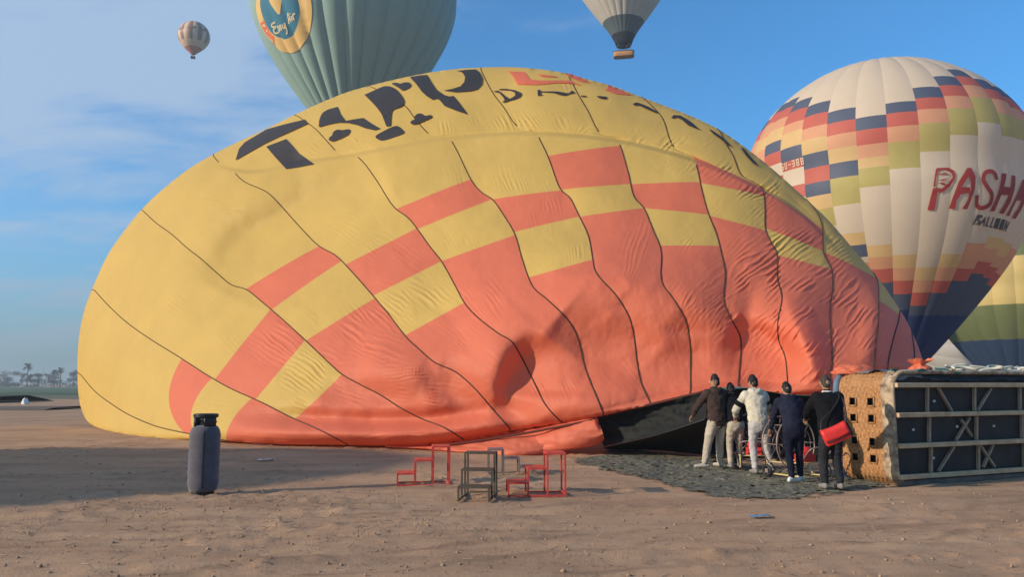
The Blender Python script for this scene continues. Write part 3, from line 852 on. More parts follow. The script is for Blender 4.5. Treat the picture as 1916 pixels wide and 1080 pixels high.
# rolled free end of the lip
X = ruled([(985, 803, 20.35), (1050, 792, 19.45), (1106, 784, 18.95), (1124, 798, 18.9)], [(985, 846, 19.5), (1065, 840, 19.05), (1112, 834, 19.0), (1131, 822, 18.95)], 12, 60, 0.22, 0.05, 8)
mesh_obj('slack_lip', X + ENV_INV, grid_faces(12, 60), M_SAL, ENV)
X = ruled([(1108, 783, 19.05), (1218, 757.5, 18.45), (1322, 733, 17.8)], [(1130, 836, 19.2), (1225, 815, 18.2), (1322, 783, 17.0)], 14, 90, -0.35, 0.12, 5)
mesh_obj('mouth_scoop', X + ENV_INV, grid_faces(14, 90), M_NOMEX_SHADE, ENV)
X = ruled([(1318, 734, 17.95), (1400, 727, 17.95), (1475, 739, 17.9), (1550, 737, 17.85), (1612, 704, 17.9)], [(1318, 862, 18.2), (1400, 862, 18.2), (1475, 862, 18.2), (1550, 862, 18.2), (1640, 862, 18.2)], 20, 80, -1.4, 0.1, 6)
X[..., 2] = np.maximum(X[..., 2], 0.05)
mesh_obj('throat_shade', X + ENV_INV, grid_faces(20, 80), M_NOMEX_SHADE, ENV)  # scoop carried down to the ground, black for the unlit interior too
X = ruled([(1128, 838, 19.3), (1225, 816, 18.2), (1325, 784, 17.2)], [(1150, 850, 20.6), (1230, 858, 20.0), (1330, 868, 18.6)], 12, 60, -0.7, 0.08, 6)
X[..., 2] = np.maximum(X[..., 2], 0.04)
mesh_obj('throat_shade', X + ENV_INV, grid_faces(12, 60), M_NOMEX_SHADE, ENV)  # black sheet standing in for the darkness under the scoop
mb = MB(); RP = catmull(ROPE, 8)
mb.tube(at(RP[:, 0], RP[:, 1], RP[:, 2] - 0.03) + ENV_INV, 0.035, 6)
mb.build('mouth_rope', M_TAPE_R, ENV, True)
mb = MB(); RP = catmull([(830, 834, 20.4), (905, 824, 20.0), (1000, 808, 19.5), (1108, 787, 18.9)], 8)
mb.tube(at(RP[:, 0], RP[:, 1], RP[:, 2]) + ENV_INV, 0.03, 6)
mb.build('mouth_rope', M_TAPE_R, ENV, True)
# ------------------------------------------------------------------ standing and flying balloons (bodies of revolution)
PROFILE = [(0.0, 0.82), (0.22, 0.80), (0.42, 0.735), (0.60, 0.62), (0.76, 0.46), (0.89, 0.25), (0.97, 0.04), (1.0, -0.16), (0.975, -0.37), (0.90, -0.60), (0.785, -0.84), (0.645, -1.07), (0.50, -1.29), (0.36, -1.49), (0.235, -1.66), (0.15, -1.78)]
class Rev:
    """envelope of revolution; a in 0..1 runs along the profile from crown to mouth, th round the axis; gores bulge between the tapes"""
    def __init__(s, rad, ngore, bulge=0.012, prof=PROFILE, cut=1.0):
        P = catmull(prof, 30); sl = np.concatenate([[0], np.cumsum(np.hypot(*np.diff(P, axis=0).T))]); s.L = sl[-1] * rad
        s.t = sl / sl[-1]; s.r = P[:, 0]; s.z = P[:, 1]; s.rad = rad; s.n = ngore; s.b = bulge
    def pos(s, th, a, off=0.0):
        th = np.asarray(th, float); a = np.asarray(a, float)
        r = np.interp(a, s.t, s.r); z = np.interp(a, s.t, s.z)
        g = (th / (2 * math.pi) * s.n) % 1.0
        bl = 4 * g * (1 - g)
        e = 1e-3
        dr = np.interp(a + e, s.t, s.r) - np.interp(a - e, s.t, s.r); dz = np.interp(a + e, s.t, s.z) - np.interp(a - e, s.t, s.z)
        q = np.hypot(dr, dz) + 1e-9
        nr, nz = -dz / q, dr / q
        k = s.b * bl * np.minimum(1, r * 2.0) + off / s.rad
        rr_ = r + nr * k; zz_ = z + nz * k
        return np.stack([rr_ * np.cos(th), rr_ * np.sin(th), zz_], -1) * s.rad
    def patch(s, th0, th1, a0, a1, nr, nc):
        th = np.linspace(th0 + 1e-7, th1 - 1e-7, nc); a = np.linspace(a0, a1, nr)
        TH, A = np.meshgrid(th, a)
        def clampth(x): return np.clip(x, th0 + 1e-7, th1 - 1e-7)
        X = s.pos(TH, A)
        e = (th1 - th0) * 0.01
        du = s.pos(clampth(TH + e), A) - s.pos(clampth(TH - e), A); dv = s.pos(TH, A + 1e-3) - s.pos(TH, A - 1e-3)
        N = np.cross(dv, du); N /= np.linalg.norm(N, axis=-1, keepdims=True) + 1e-12
        out = (N[..., :2] * X[..., :2]).sum(-1).mean() + (N[..., 2] * X[..., 2]).mean()
        sg = 1 if out > 0 else -1
        return X, N * sg, grid_faces(nr, nc, flip=(sg > 0))
def slot_material(o, m):
    o.material_slots[0].link = 'OBJECT'; o.material_slots[0].material = m
def shared_panels(rev, root, spans_of_gore, mats, name, zoff, nc=7):
    """spans_of_gore(k) -> list of (a0, a1, colour key); equal spans share mesh data"""
    cache = {}; dth = 2 * math.pi / rev.n
    for k in range(rev.n):
        for a0, a1, ck in spans_of_gore(k):
            key = (round(a0, 5), round(a1, 5))
            if key not in cache:
                nr = max(3, int((a1 - a0) * 60) + 1)
                X, N, F = rev.patch(0, dth, a0, a1, nr, nc)
                o = mesh_obj(name, X, F, mats[ck], root, normals=N)
                cache[key] = o.data
            else:
                o = bpy.data.objects.new(name, cache[key]); link(o, root)
            slot_material(o, mats[ck])
            o.location = (0, 0, zoff); o.rotation_euler = (0, 0, k * dth)
def print_on_rev(rev, root, th_c, a_c, polys, mat, name, zoff, off=0.06, maxlen=0.35):
    """polys in metres: x along the girth (to the right as seen from outside), y up"""
    V, F = fill_poly(polys, maxlen)
    r_c = np.interp(a_c, rev.t, rev.r) * rev.rad
    A = a_c - V[:, 1] / rev.L
    TH = th_c + V[:, 0] / r_c
    X = rev.pos(TH, A, off); X[:, 2] += zoff
    return mesh_obj(name, X, F, mat, root)
def simple_basket(root, c, L, W, H, rz, mat_w, mat_d, mat_f, top_z, mouth_r, passengers=0):
    ca, sa = math.cos(rz), math.sin(rz)
    rt = lambda x, y, z: (c[0] + x * ca - y * sa, c[1] + x * sa + y * ca, c[2] + z)
    mb = MB(); P = []
    for i in range(24):
        a = 2 * math.pi * i / 24; x = math.copysign(abs(math.cos(a)) ** 0.45, math.cos(a)) * L / 2; y = math.copysign(abs(math.sin(a)) ** 0.45, math.sin(a)) * W / 2
        P.append((x, y))
    V = [rt(x * f, y * f, z) for z, f in ((0, .97), (0.03, 1), (H * .5, 1.01), (H, 1.0), (H, .93), (0.1, .93)) for x, y in P]
    F = [tuple(f) for f in grid_faces(6, 24, wrap=True)]; F.append(tuple(range(24))[::-1]); F.append(tuple(5 * 24 + i for i in range(24)))
    mb.add(V, F); bk = mb.build('basket', mat_w, root, True)
    mb = MB(); mb.tube([rt(x, y, H) for x, y in P + P[:1]], 0.07, 6, False); mb.build('basket_rim', mat_d, bk, True)
    mb = MB()
    fz = H + 1.15
    cor = [(sx * L * .30, sy * W * .34) for sx in (-1, 1) for sy in (-1, 1)]
    for x, y in cor: mb.bar(rt(x * 1.3, y * 1.2, H - .05), rt(x, y, fz), 0.05)
    for i, j in ((0, 1), (1, 3), (3, 2), (2, 0)): mb.bar(rt(*cor[i], fz), rt(*cor[j], fz), 0.06)
    for sx in (-.5, .5): mb.box(rt(sx * L * .3, 0, fz + .12), (0.3, 0.3, 0.35))
    bf = mb.build('burner_frame', mat_f, root)
    mb = MB()
    for i in range(12):
        a = 2 * math.pi * i / 12
        x, y = cor[(0 if math.cos(a) < 0 else 2) + (0 if math.sin(a) < 0 else 1)]
        mb.bar(rt(x, y, fz), (mouth_r * math.cos(a), mouth_r * math.sin(a), top_z), 0.018)
    mb.build('suspension_cable', mat_f, root)
    return bk

M_WICK_F = material('far_wicker', (0.42, 0.21, 0.09), rough=0.8, var=0.25, vscale=6)
M_DARKL = material('dark_leather', (0.03, 0.028, 0.03), rough=0.6)
M_STEEL = material('steel', (0.45, 0.44, 0.42), rough=0.4, metal=0.8)

# ---- white patchwork balloon standing on the right
M_W = fabric('white_cloth', (0.83, 0.705, 0.545), 0.42, 0.03)
M_N = fabric('navy_cloth', (0.11, 0.135, 0.20), 0.3, 0.05)
M_R = fabric('red_cloth', (0.66, 0.17, 0.13), 0.38, 0.05)
M_P = fabric('peach_cloth', (0.85, 0.44, 0.26), 0.42, 0.05)
M_Y = fabric('warm_yellow_cloth', (0.85, 0.59, 0.28), 0.42, 0.05)
M_G = fabric('olive_green_cloth', (0.60, 0.52, 0.19), 0.42, 0.05)
M_BL = fabric('shaded_navy_cloth', (0.04, 0.065, 0.17), 0.15, 0.05)  # navy again, shade low on the envelope painted in
pal = {'W': M_W, 'N': M_N, 'R': M_R, 'P': M_P, 'Y': M_Y, 'G': M_G, 'B': M_BL}
PD = 52.0
p_rad = 8.4513
P_NG = 33
P_PROF = [(0.0, 0.836), (0.221, 0.815), (0.429, 0.749), (0.63, 0.633), (0.817, 0.47), (0.961, 0.257), (1.018, 0.043), (1.0, -0.16), (0.994, -0.348), (0.933, -0.555), (0.822, -0.77), (0.676, -0.976), (0.519, -1.173), (0.369, -1.353), (0.237, -1.505), (0.15, -1.613)]
rev = Rev(p_rad, P_NG, 0.006, P_PROF)
P_Z = 15.8194
PASHA = empty('patchwork_balloon', (24.6037, PD, 0), 0, 'white standing balloon with navy, red and peach patchwork steps and big red lettering', 'hot air balloon', 'hot air balloons at the launch site')
def face_gore(root_xy):                            # angle that looks back at the camera
    return math.atan2(-root_xy[1], -root_xy[0])
dthP = 2 * math.pi / P_NG
holder_rot = -2.15833                              # where gore 0, the lowest step of the patchwork, begins
PASHA.rotation_euler = (0, 0, holder_rot)
# colours down each gore: letter and where it ends (share of the way from crown to mouth)
STEPS = {
 -5: 'W.267 N.297 R.330 P.371 Y.401 P.446 Y.547 W.599 Y.626 P.654 R.682 N.819', -4: 'W.272 N.303 R.335 P.363 Y.396 N.422 R.449 W.477 R.510 Y.559 W.609 Y.635 P.662 R.690 N.822',
 -3: 'W.296 N.328 R.364 P.387 Y.423 N.452 R.472 W.509 R.537 Y.582 W.619 Y.644 P.670 R.697 N.825', -2: 'W.328 N.360 R.391 P.418 Y.449 N.480 R.513 N.541 Y.570 G.609 W.623 Y.651 P.677 R.703 N.828',
 -1: 'W.364 N.393 R.421 P.450 Y.480 N.512 G.569 W.630 Y.657 N.685 W.698 P.728 R.761 N.830', 0: 'W.393 N.421 R.452 P.479 Y.500 G.539 W.661 Y.688 P.716 R.749 N.804',
 1: 'W.367 N.392 R.422 P.454 G.508 W.686 Y.716 P.746 R.779 N.819', 2: 'W.330 N.361 R.389 P.420 G.477 W.716 Y.746 P.776 R.809 N.834', 3: 'W.292 N.325 R.357 P.388 G.445 W.686 Y.716 P.748 R.777 N.834',
 4: 'W.256 N.288 R.321 P.357 G.417 W.661 P.718 R.747 N.833', 5: 'W.288 N.324 R.354 P.391 G.440 W.646 Y.670 P.700 R.728 N.832', 6: 'W.301 N.336 R.366 P.393 G.440 W.653 Y.684 P.709 R.735 N.831',
 7: 'W.310 N.340 R.370 P.40 G.45 W.66 P.72 R.75 N.83', 8: 'W.30 N.33 R.36 P.39 G.44 W.66 P.72 R.75 N.83'}
def pasha_spans(k):
    if k > P_NG // 2: k -= P_NG
    t = STEPS.get(k, 'W.30 N.33 R.36 P.42 G.50 W.66 P.72 R.75 N.83')
    out = []; a = 0.0
    for tok in t.split():
        e = float(tok[1:]); out.append((a, e, tok[0])); a = e
    out.append((a, 1.0, 'B'))  # lowest stretch: navy darkened as if in shadow
    return out
shared_panels(rev, PASHA, pasha_spans, pal, 'panel', P_Z)
def thick(pts, w):
    """stroke outline of a polyline with round-ish joints -> polygon"""
    P = np.asarray(pts, float); T = np.gradient(P, axis=0); T /= np.linalg.norm(T, axis=1, keepdims=True) + 1e-9
    Nn = np.stack([-T[:, 1], T[:, 0]], -1); w = np.asarray(w, float) / 2
    if w.ndim == 0: w = np.full(len(P), float(w))
    return np.vstack([P + Nn * w[:, None], (P - Nn * w[:, None])[::-1]])
# lettering drawn in units of one zoomed photo pixel, then scaled to metres on the cloth
def zp(L):
    out = []
    for x, y in L:
        q = x / 7.71 - 75.0                        # foreshortening of the curved cloth undone
        out.append((p_rad * (0.00308 * q + 1.06e-5 * q * q * (1 if q > 0 else 0)), (420 - y) / 7.71 * 0.0306))
    return out
PSH = [zp(L) for L in (
    [(298, 708), (340, 520), (372, 400), (500, 405), (470, 430), (440, 480), (425, 600), (410, 710)],                      # P stem
    [(372, 385), (400, 220), (415, 160), (430, 128), (620, 122), (690, 160), (715, 220), (700, 300), (640, 380), (560, 440), (480, 480), (470, 430), (540, 390), (630, 320), (678, 255), (660, 200), (600, 160), (520, 148), (450, 170), (420, 260), (405, 385)],
    [(440, 215), (560, 190), (640, 230), (560, 215), (480, 222)], [(440, 300), (520, 285), (640, 270), (530, 305)], [(440, 335), (540, 330), (585, 370), (530, 360)],
    [(652, 695), (690, 540), (760, 320), (880, 125), (935, 125), (985, 240), (985, 420), (950, 560), (915, 700), (845, 695), (900, 580), (930, 420), (920, 300), (890, 240), (800, 390), (920, 395), (915, 470), (800, 490), (750, 580), (745, 695)],
    [(1225, 710), (1290, 460), (1335, 165), (1395, 165), (1365, 350), (1450, 350), (1460, 175), (1515, 180), (1510, 360), (1480, 560), (1425, 730), (1365, 725), (1440, 460), (1345, 470), (1290, 710)],
    [(1470, 745), (1530, 520), (1640, 200), (1690, 200), (1730, 300), (1720, 480), (1680, 640), (1640, 770), (1575, 770), (1640, 600), (1650, 500), (1580, 510), (1535, 640), (1520, 750)],
)]
BAL = [zp(L) for L in (
    [(1040, 915), (1075, 770), (1140, 770), (1150, 800), (1105, 830), (1140, 860), (1120, 905), (1070, 920), (1110, 870), (1085, 850), (1062, 915)],
    [(1110, 920), (1190, 785), (1205, 925), (1185, 925), (1180, 880), (1160, 880), (1135, 922)],
    [(1215, 930), (1225, 785), (1245, 785), (1240, 910), (1270, 915), (1270, 935)], [(1285, 940), (1295, 790), (1315, 790), (1308, 920), (1335, 925), (1335, 945)],
    [(1350, 945), (1350, 800), (1410, 800), (1410, 950)], [(1425, 955), (1425, 805), (1480, 805), (1480, 960)],
    [(1490, 965), (1495, 810), (1515, 815), (1535, 900), (1545, 820), (1565, 822), (1555, 975), (1538, 972), (1512, 890), (1508, 967)],
)]
M_LET = fabric('red_print', (0.40, 0.05, 0.045), 0.1, 0.05)
M_LETB = fabric('grey_print', (0.10, 0.085, 0.085), 0.1, 0.05)
P_TH, P_A = -1.625 - holder_rot, 0.553
for L in PSH: print_on_rev(rev, PASHA, P_TH, P_A, [L], M_LET, 'letter', P_Z)
def stroke_quads(pts, w):
    P = thick(pts, w); n = len(P) // 2; A, B = P[:n], P[n:][::-1]
    return [[A[i], A[i + 1], B[i + 1], B[i]] for i in range(n - 1)]
S_LET = stroke_quads(catmull(zp([(1258, 268), (1232, 185), (1178, 158), (1112, 190), (1092, 290), (1150, 390), (1212, 480), (1206, 610), (1122, 672), (1046, 640), (1024, 500)]), 6), 0.24)
print_on_rev(rev, PASHA, P_TH, P_A, S_LET, M_LET, 'letter', P_Z)
for L in BAL: print_on_rev(rev, PASHA, P_TH, P_A, [L], M_LETB, 'letter', P_Z)
# registration on a red panel far left
def bar_digits(txt, h, w, gap):
    SEG = {'S': 'afgcd', 'U': 'fedcb', '-': 'g', '3': 'abgcd', '8': 'abcdefg'}
    out = []; x = 0; t = h * 0.16
    for ch in txt:
        seg = {'a': (x, h - t, x + w, h), 'd': (x, 0, x + w, t), 'g': (x, h / 2 - t / 2, x + w, h / 2 + t / 2), 'f': (x, h / 2, x + t, h), 'e': (x, 0, x + t, h / 2), 'b': (x + w - t, h / 2, x + w, h), 'c': (x + w - t, 0, x + w, h / 2)}
        for s_ in SEG[ch]:
            a0, b0, a1, b1 = seg[s_]; out.append([(a0, b0), (a1, b0), (a1, b1), (a0, b1)])
        x += w + gap
    return out
reg = bar_digits('SU-388', 0.42, 0.2, 0.1)
for q in reg:
    print_on_rev(rev, PASHA, -3.0 * dthP, 0.468, [q], M_W, 'digit', P_Z, 0.05, 0.4)
simple_basket(PASHA, (0, 0, 0), 5.0, 2.2, 1.2, -holder_rot + 0.5, M_WICK_F, M_DARKL, M_STEEL, P_Z - 1.613 * p_rad, 0.15 * p_rad)

# ---- teal balloon in the air
M_T = fabric('teal_cloth', (0.26, 0.385, 0.35), 0.02, 0.03)
M_TR = fabric('ring_yellow', (0.80, 0.53, 0.20), 0.12, 0.04)
M_TB = fabric('disc_blue', (0.05, 0.20, 0.30), 0.1, 0.05)
M_TP = fabric('red_flash', (0.75, 0.18, 0.10), 0.1, 0.05)
M_TW = fabric('cream_print', (0.72, 0.63, 0.42), 0.1, 0.05)
TD = 80.0
t_rad = 10.412
T_PROF = [(0.0, 0.95), (0.22, 0.93), (0.418, 0.86), (0.594, 0.74), (0.748, 0.57), (0.876, 0.34), (0.96, 0.09), (1.0, -0.16), (0.996, -0.37), (0.936, -0.599), (0.825, -0.839), (0.678, -1.068), (0.521, -1.288), (0.37, -1.488), (0.237, -1.657), (0.15, -1.777)]
t_c = at(661, -4, TD)
TEAL = empty('teal_balloon', (-16.5135, TD, 44.769 - 2.4 * t_rad), 0, 'large teal balloon in flight with a round yellow ringed emblem, partly behind the lying one', 'hot air balloon', 'hot air balloons in flight')
T_NG = 28
rev_t = Rev(t_rad, T_NG, 0.026, T_PROF)
t_z = 2.4 * t_rad
th_t = face_gore((t_c[0], TD))
dthT = 2 * math.pi / T_NG
TEAL.rotation_euler = (0, 0, th_t - 0.5 * dthT)
shared_panels(rev_t, TEAL, lambda k: [(0, 1, 'T')], {'T': M_T}, 'gore', t_z, nc=13)
def circle(cx, cy, rx, ry, n=48, a0=0, a1=360):
    return [(cx + rx * math.cos(R(a0 + (a1 - a0) * i / n)), cy + ry * math.sin(R(a0 + (a1 - a0) * i / n))) for i in range(n if a1 - a0 == 360 else n + 1)]
E_TH, E_A = -3.38 * dthT, 0.637
def ring_quads(r0, r1, n, a0=0, a1=360):
    A = np.linspace(R(a0), R(a1), n + 1)
    return [[(r0 * math.cos(a), r0 * math.sin(a)), (r1 * math.cos(a), r1 * math.sin(a)), (r1 * math.cos(b_), r1 * math.sin(b_)), (r0 * math.cos(b_), r0 * math.sin(b_))] for a, b_ in zip(A[:-1], A[1:])]
er = 4.0
KE = er / 4.9
print_on_rev(rev_t, TEAL, E_TH, E_A, ring_quads(er * .66, er, 60), M_TR, 'emblem_ring', t_z, 0.05, 0.4)
print_on_rev(rev_t, TEAL, E_TH, E_A, [circle(0, 0, er * .67, er * .67, 60)], M_TB, 'emblem_disc', t_z, 0.045, 0.4)
print_on_rev(rev_t, TEAL, E_TH, E_A, ring_quads(er * .70, er * .97, 14, 178, 222), M_TP, 'emblem_flash', t_z, 0.07, 0.4)
for q in ([thick([(-4.45 * KE, -0.2), (-3.7 * KE, -0.5)], .2)], [thick([(-4.3 * KE, -.85), (-3.65 * KE, -1.0)], .2)], [thick([(-4.05 * KE, -1.5), (-3.45 * KE, -1.6)], .2)]):
    print_on_rev(rev_t, TEAL, E_TH, E_A, q, M_TW, 'letter', t_z, 0.09, 0.4)
icon = [(-0.15, -0.9), (0.15, -0.9), (0.45, -0.3), (0.85, 0.5), (0.95, 1.2), (0.7, 1.9), (0.2, 2.3), (-0.3, 2.3), (-0.8, 1.9), (-1.0, 1.2), (-0.85, 0.5), (-0.45, -0.3)]
print_on_rev(rev_t, TEAL, E_TH, E_A, [[(x * KE + .1, y * KE + .35) for x, y in icon]], M_TR, 'emblem_icon', t_z, 0.07, 0.3)
SCR = [ # handwritten "Easy Air"
 [(-1.35, -0.95), (-2.0, -1.0), (-2.1, -1.3), (-1.6, -1.45), (-2.05, -1.6), (-2.15, -2.0), (-1.7, -2.15), (-1.35, -2.0)],
 [(-0.75, -1.6), (-1.1, -1.6), (-1.2, -2.0), (-0.9, -2.1), (-0.75, -1.65), (-0.7, -2.1)], [(-0.2, -1.6), (-0.5, -1.7), (-0.25, -1.95), (-0.55, -2.1)],
 [(0.0, -1.6), (0.05, -2.0), (0.3, -2.0), (0.4, -1.55), (0.35, -2.5), (0.05, -2.75)],
 [(0.95, -1.8), (1.25, -0.85), (1.5, -0.8), (1.55, -1.7)], [(1.0, -1.4), (1.6, -1.3)], [(1.85, -1.1), (1.85, -1.6)], [(1.85, -0.85), (1.87, -0.75)], [(2.15, -1.6), (2.15, -1.1), (2.4, -0.95), (2.5, -1.05)]]
for st in SCR:
    print_on_rev(rev_t, TEAL, E_TH, E_A, stroke_quads(catmull([(x * KE, y * KE) for x, y in st], 5), 0.17), M_TW, 'letter', t_z, 0.08, 0.4)
simple_basket(TEAL, (0, 0, 0), 5.0, 2.2, 1.2, 0.4, M_WICK_F, M_DARKL, M_STEEL, t_z - 1.78 * t_rad, 0.15 * t_rad)

# ---- grey balloon in the air, top edge of the view
M_GR = fabric('stone_cloth', (0.47, 0.42, 0.36), 0.06, 0.05)
M_GB = fabric('slate_band_cloth', (0.085, 0.105, 0.105), 0.04, 0.05)
M_GK = fabric('black_skirt_cloth', (0.012, 0.014, 0.02), 0.02, 0.05)
M_GD = fabric('dark_figure_cloth', (0.14, 0.12, 0.11), 0.05, 0.05)
GD = 150.0
g_prof = PROFILE[:-2] + [(0.26, -1.635), (0.17, -1.80), (0.12, -1.93)]
g_rad = 11.6
g_mouth = at(1167, 86, GD)
GREY = empty('grey_balloon', (g_mouth[0], GD, g_mouth[2] - 2.25), 0, 'stone grey balloon in flight with dark slate skirt and small wicker basket', 'hot air balloon', 'hot air balloons in flight')
G_NG = 24
rev_g = Rev(g_rad, G_NG, 0.014, g_prof)
g_z = 2.25 + 1.93 * g_rad
GREY.rotation_euler = (0, 0, 0.1)
shared_panels(rev_g, GREY, lambda k: [(0, .868, 'G'), (.868, .945, 'B'), (.945, 1, 'D')], {'G': M_GR, 'B': M_GB, 'D': M_GK}, 'panel', g_z)
th_g = face_gore((g_mouth[0], GD)) - 0.1
for sx in (-1, 1):
    print_on_rev(rev_g, GREY, th_g + sx * 1.08, 0.60, [chaikin([(-2.4, 3.5), (-2.2, -1.0), (-0.4, -3.4), (1.6, -1.6), (2.4, 1.0), (2.2, 3.6)], 2)], M_GD, 'figure_print', g_z, 0.08, 0.8)
simple_basket(GREY, (0, 0, 0), 4.0, 1.9, 1.0, -0.28, M_WICK_F, M_DARKL, M_STEEL, g_z - 1.93 * g_rad, 0.12 * g_rad)

# ---- tiny balloon far off on the left
M_C1 = fabric('cream_stripe', (0.66, 0.46, 0.32), 0.05, 0.05)
M_C2 = fabric('brown_stripe', (0.27, 0.15, 0.10), 0.05, 0.05)
M_C3 = fabric('rust_cone', (0.50, 0.17, 0.10), 0.05, 0.1)
SD = 240.0
s_rad = 29.5 / FOC * SD
s_c = at(363, 68, SD)
FARB = empty('striped_balloon', (s_c[0], SD, s_c[2] - 1.29 * s_rad), 0, 'tiny distant balloon with cream and brown vertical stripes high in the left sky', 'hot air balloon', 'hot air balloons in flight')
s_prof = [(0.0, 0.98), (0.3, 0.95), (0.58, 0.81), (0.8, 0.6), (0.94, 0.34), (1.0, 0.02), (0.95, -0.26), (0.82, -0.52), (0.62, -0.76), (0.38, -0.99), (0.14, -1.22), (0.08, -1.27)]
rev_s = Rev(s_rad, 20, 0.012, s_prof)
shared_panels(rev_s, FARB, lambda k: [(0, .12, 'R'), (.12, .66, 'C' if k % 2 else 'B'), (.66, .80, 'C'), (.80, 1, 'R')], {'C': M_C1, 'B': M_C2, 'R': M_C3}, 'panel', 1.29 * s_rad, nc=5)
FARB.rotation_euler = (0, 0, 0.3)
k_ = s_rad / 10.2
mb = MB(); mb.box((0, 0, -1.6 * k_), (3.0 * k_, 1.9 * k_, 1.5 * k_)); bevel(mb.build('basket', M_DARKL, FARB), 0.2 * k_)
mb = MB()
for x in (-1, 1):
    for y in (-1, 1): mb.bar((x * 1.1 * k_, y * .7 * k_, -0.9 * k_), (x * .6 * k_, y * .6 * k_, 0.2 * k_), 0.08 * k_)
mb.build('suspension_cable', M_DARKL, FARB)
th_s = face_gore((s_c[0], SD)) - 0.3
for x0 in (-0.95, -0.15, 0.65):
    print_on_rev(rev_s, FARB, th_s + x0, 0.42, [[(x * k_, y * k_) for x, y in ((-2.6, -.9), (2.4, -.7), (2.6, .9), (0.5, 1.1), (-2.4, .7))]], M_C2, 'figure_print', 1.29 * s_rad, 0.1, 1.0)

# ---- yellow, green and blue balloon behind, at the right edge
M_LY = fabric('lemon_cloth', (0.66, 0.50, 0.19), 0.25, 0.04)
M_LG = fabric('leaf_green_cloth', (0.15, 0.175, 0.07), 0.15, 0.05)
M_LB = fabric('ink_blue_cloth', (0.035, 0.06, 0.12), 0.1, 0.05)
LD = 100.0
l_ax = at(1905, 700, LD)
l_rad = 9.0
LEM = empty('banded_balloon', (l_ax[0], LD, 0), 0, 'yellow, green and dark blue banded balloon behind the white patchwork one at the right edge', 'hot air balloon', 'hot air balloons at the launch site')
rev_l = Rev(l_rad, 24, 0.016, P_PROF)
l_z = 14.75
def a_at(rv, z): return float(np.interp(-z, -rv.z, rv.t))
zz_ = [a_at(rev_l, z) for z in (0.42, 0.20, -0.42, -0.86)]
shared_panels(rev_l, LEM, lambda k: [(0, zz_[0], 'Y'), (zz_[0], zz_[1], 'G'), (zz_[1], zz_[2], 'Y'), (zz_[2], zz_[3], 'G'), (zz_[3], 1, 'B')], {'Y': M_LY, 'G': M_LG, 'B': M_LB}, 'panel', l_z)
# ---- pale balloon lying far behind, seen in the gap over the basket
M_PW = fabric('pale_cloth', (0.66, 0.60, 0.54), 0.2, 0.05)
VD = 135.0
v0 = at(1790, 740, VD)
PALE = empty('pale_balloon', (v0[0], VD, 0), 0.25, 'pale grey balloon with red lettering lying far behind the wicker basket', 'hot air balloon', 'hot air balloons at the launch site')
rev_v = Rev(8.5, 20, 0.012, P_PROF)
shared_panels(rev_v, PALE, lambda k: [(0, 1, 'W')], {'W': M_PW}, 'gore', 0)
for q in ([(-1.6, -2.2), (-.9, -2.4), (-.6, 1.6), (-1.3, 1.9)], [(-.2, -2.0), (.4, -2.0), (1.0, 1.2), (.2, 1.6)], [(1.2, -1.8), (1.9, -1.6), (1.7, 2.2), (1.0, 2.0)], [(2.2, -2.2), (2.7, -2.0), (3.3, 0.6), (2.6, 1.0)], [(-1.2, -.5), (1.6, -.4), (1.6, .3), (-1.2, .2)]):
    print_on_rev(rev_v, PALE, -math.pi / 2 - .3, 0.47, [q], M_LET, 'letter', 0)
for ch in list(PALE.children):
    ch.matrix_local = Matrix.Translation((0, 0, 8.0)) @ Matrix.Rotation(R(90), 4, 'Y') @ Matrix.Rotation(ch.rotation_euler.z, 4, 'Z')
# ------------------------------------------------------------------ wicker basket lying on its side, floor towards the camera
B0 = ground_at(1678, 911)
BRZ = math.atan2(1.25, 2.76)
BL, BW, BH = 5.4, 1.86, 1.16                       # length, width (now upright), height (now depth)
M_WICK = material('wicker', (0.48, 0.25, 0.10), rough=0.7, var=0.0, vscale=26, col2=(0.24, 0.105, 0.04), bump=0.4, bscale=60, bdist=0.006)
M_HIDE = material('worn_hide', (0.60, 0.46, 0.30), rough=0.75, vscale=7, col2=(0.10, 0.06, 0.045), bump=0.4, bscale=30, detail=8)
M_FLOOR = material('basket_floor_paint', (0.026, 0.021, 0.019), rough=0.6, var=0.3, vscale=3, bump=0.2, bscale=12)
M_RUN = material('weathered_wood', (0.62, 0.44, 0.26), rough=0.8, vscale=5, col2=(0.44, 0.30, 0.17), bump=0.3, bscale=20)
M_STRUT = material('grey_strut', (0.34, 0.25, 0.17), rough=0.6, var=0.2, vscale=8)
M_BLUE = material('blue_grey_leather', (0.10, 0.15, 0.22), rough=0.6, var=0.2)
M_BLK = material('black_leather', (0.018, 0.016, 0.017), rough=0.5, var=0.3, bump=0.3, bscale=20)
BASK = empty('wicker_basket', (B0.x, B0.y, 0.0), BRZ, 'large wicker passenger basket lying on its side with its dark floor and pale runners showing', 'balloon basket')
Rc_ = 0.30
def plan(s):
    """outline of the basket's plan as it stands now (x along, z up), s in metres from the lower end corner up the end wall"""
    pass
def plan_points(step):
    pts = []
    def arc(cx, cz, a0, a1):
        n = max(3, int(abs(a1 - a0) * Rc_ / step))
        return [(cx + Rc_ * math.cos(a), cz + Rc_ * math.sin(a)) for a in np.linspace(a0, a1, n, endpoint=False)]
    pts += [(x, 0) for x in np.arange(1.6, Rc_, -step)]
    pts += arc(Rc_, Rc_, -math.pi / 2, -math.pi)
    pts += [(0, z) for z in np.arange(Rc_, BW - Rc_, step)]
    pts += arc(Rc_, BW - Rc_, math.pi, math.pi / 2)
    pts += [(x, BW) for x in np.arange(Rc_, BL - Rc_, step * 2)]
    return np.array(pts)
PL = plan_points(0.0125)
T_ = np.gradient(PL, axis=0); T_ /= np.linalg.norm(T_, axis=1, keepdims=True); NRM = np.stack([-T_[:, 1], T_[:, 0]], -1)
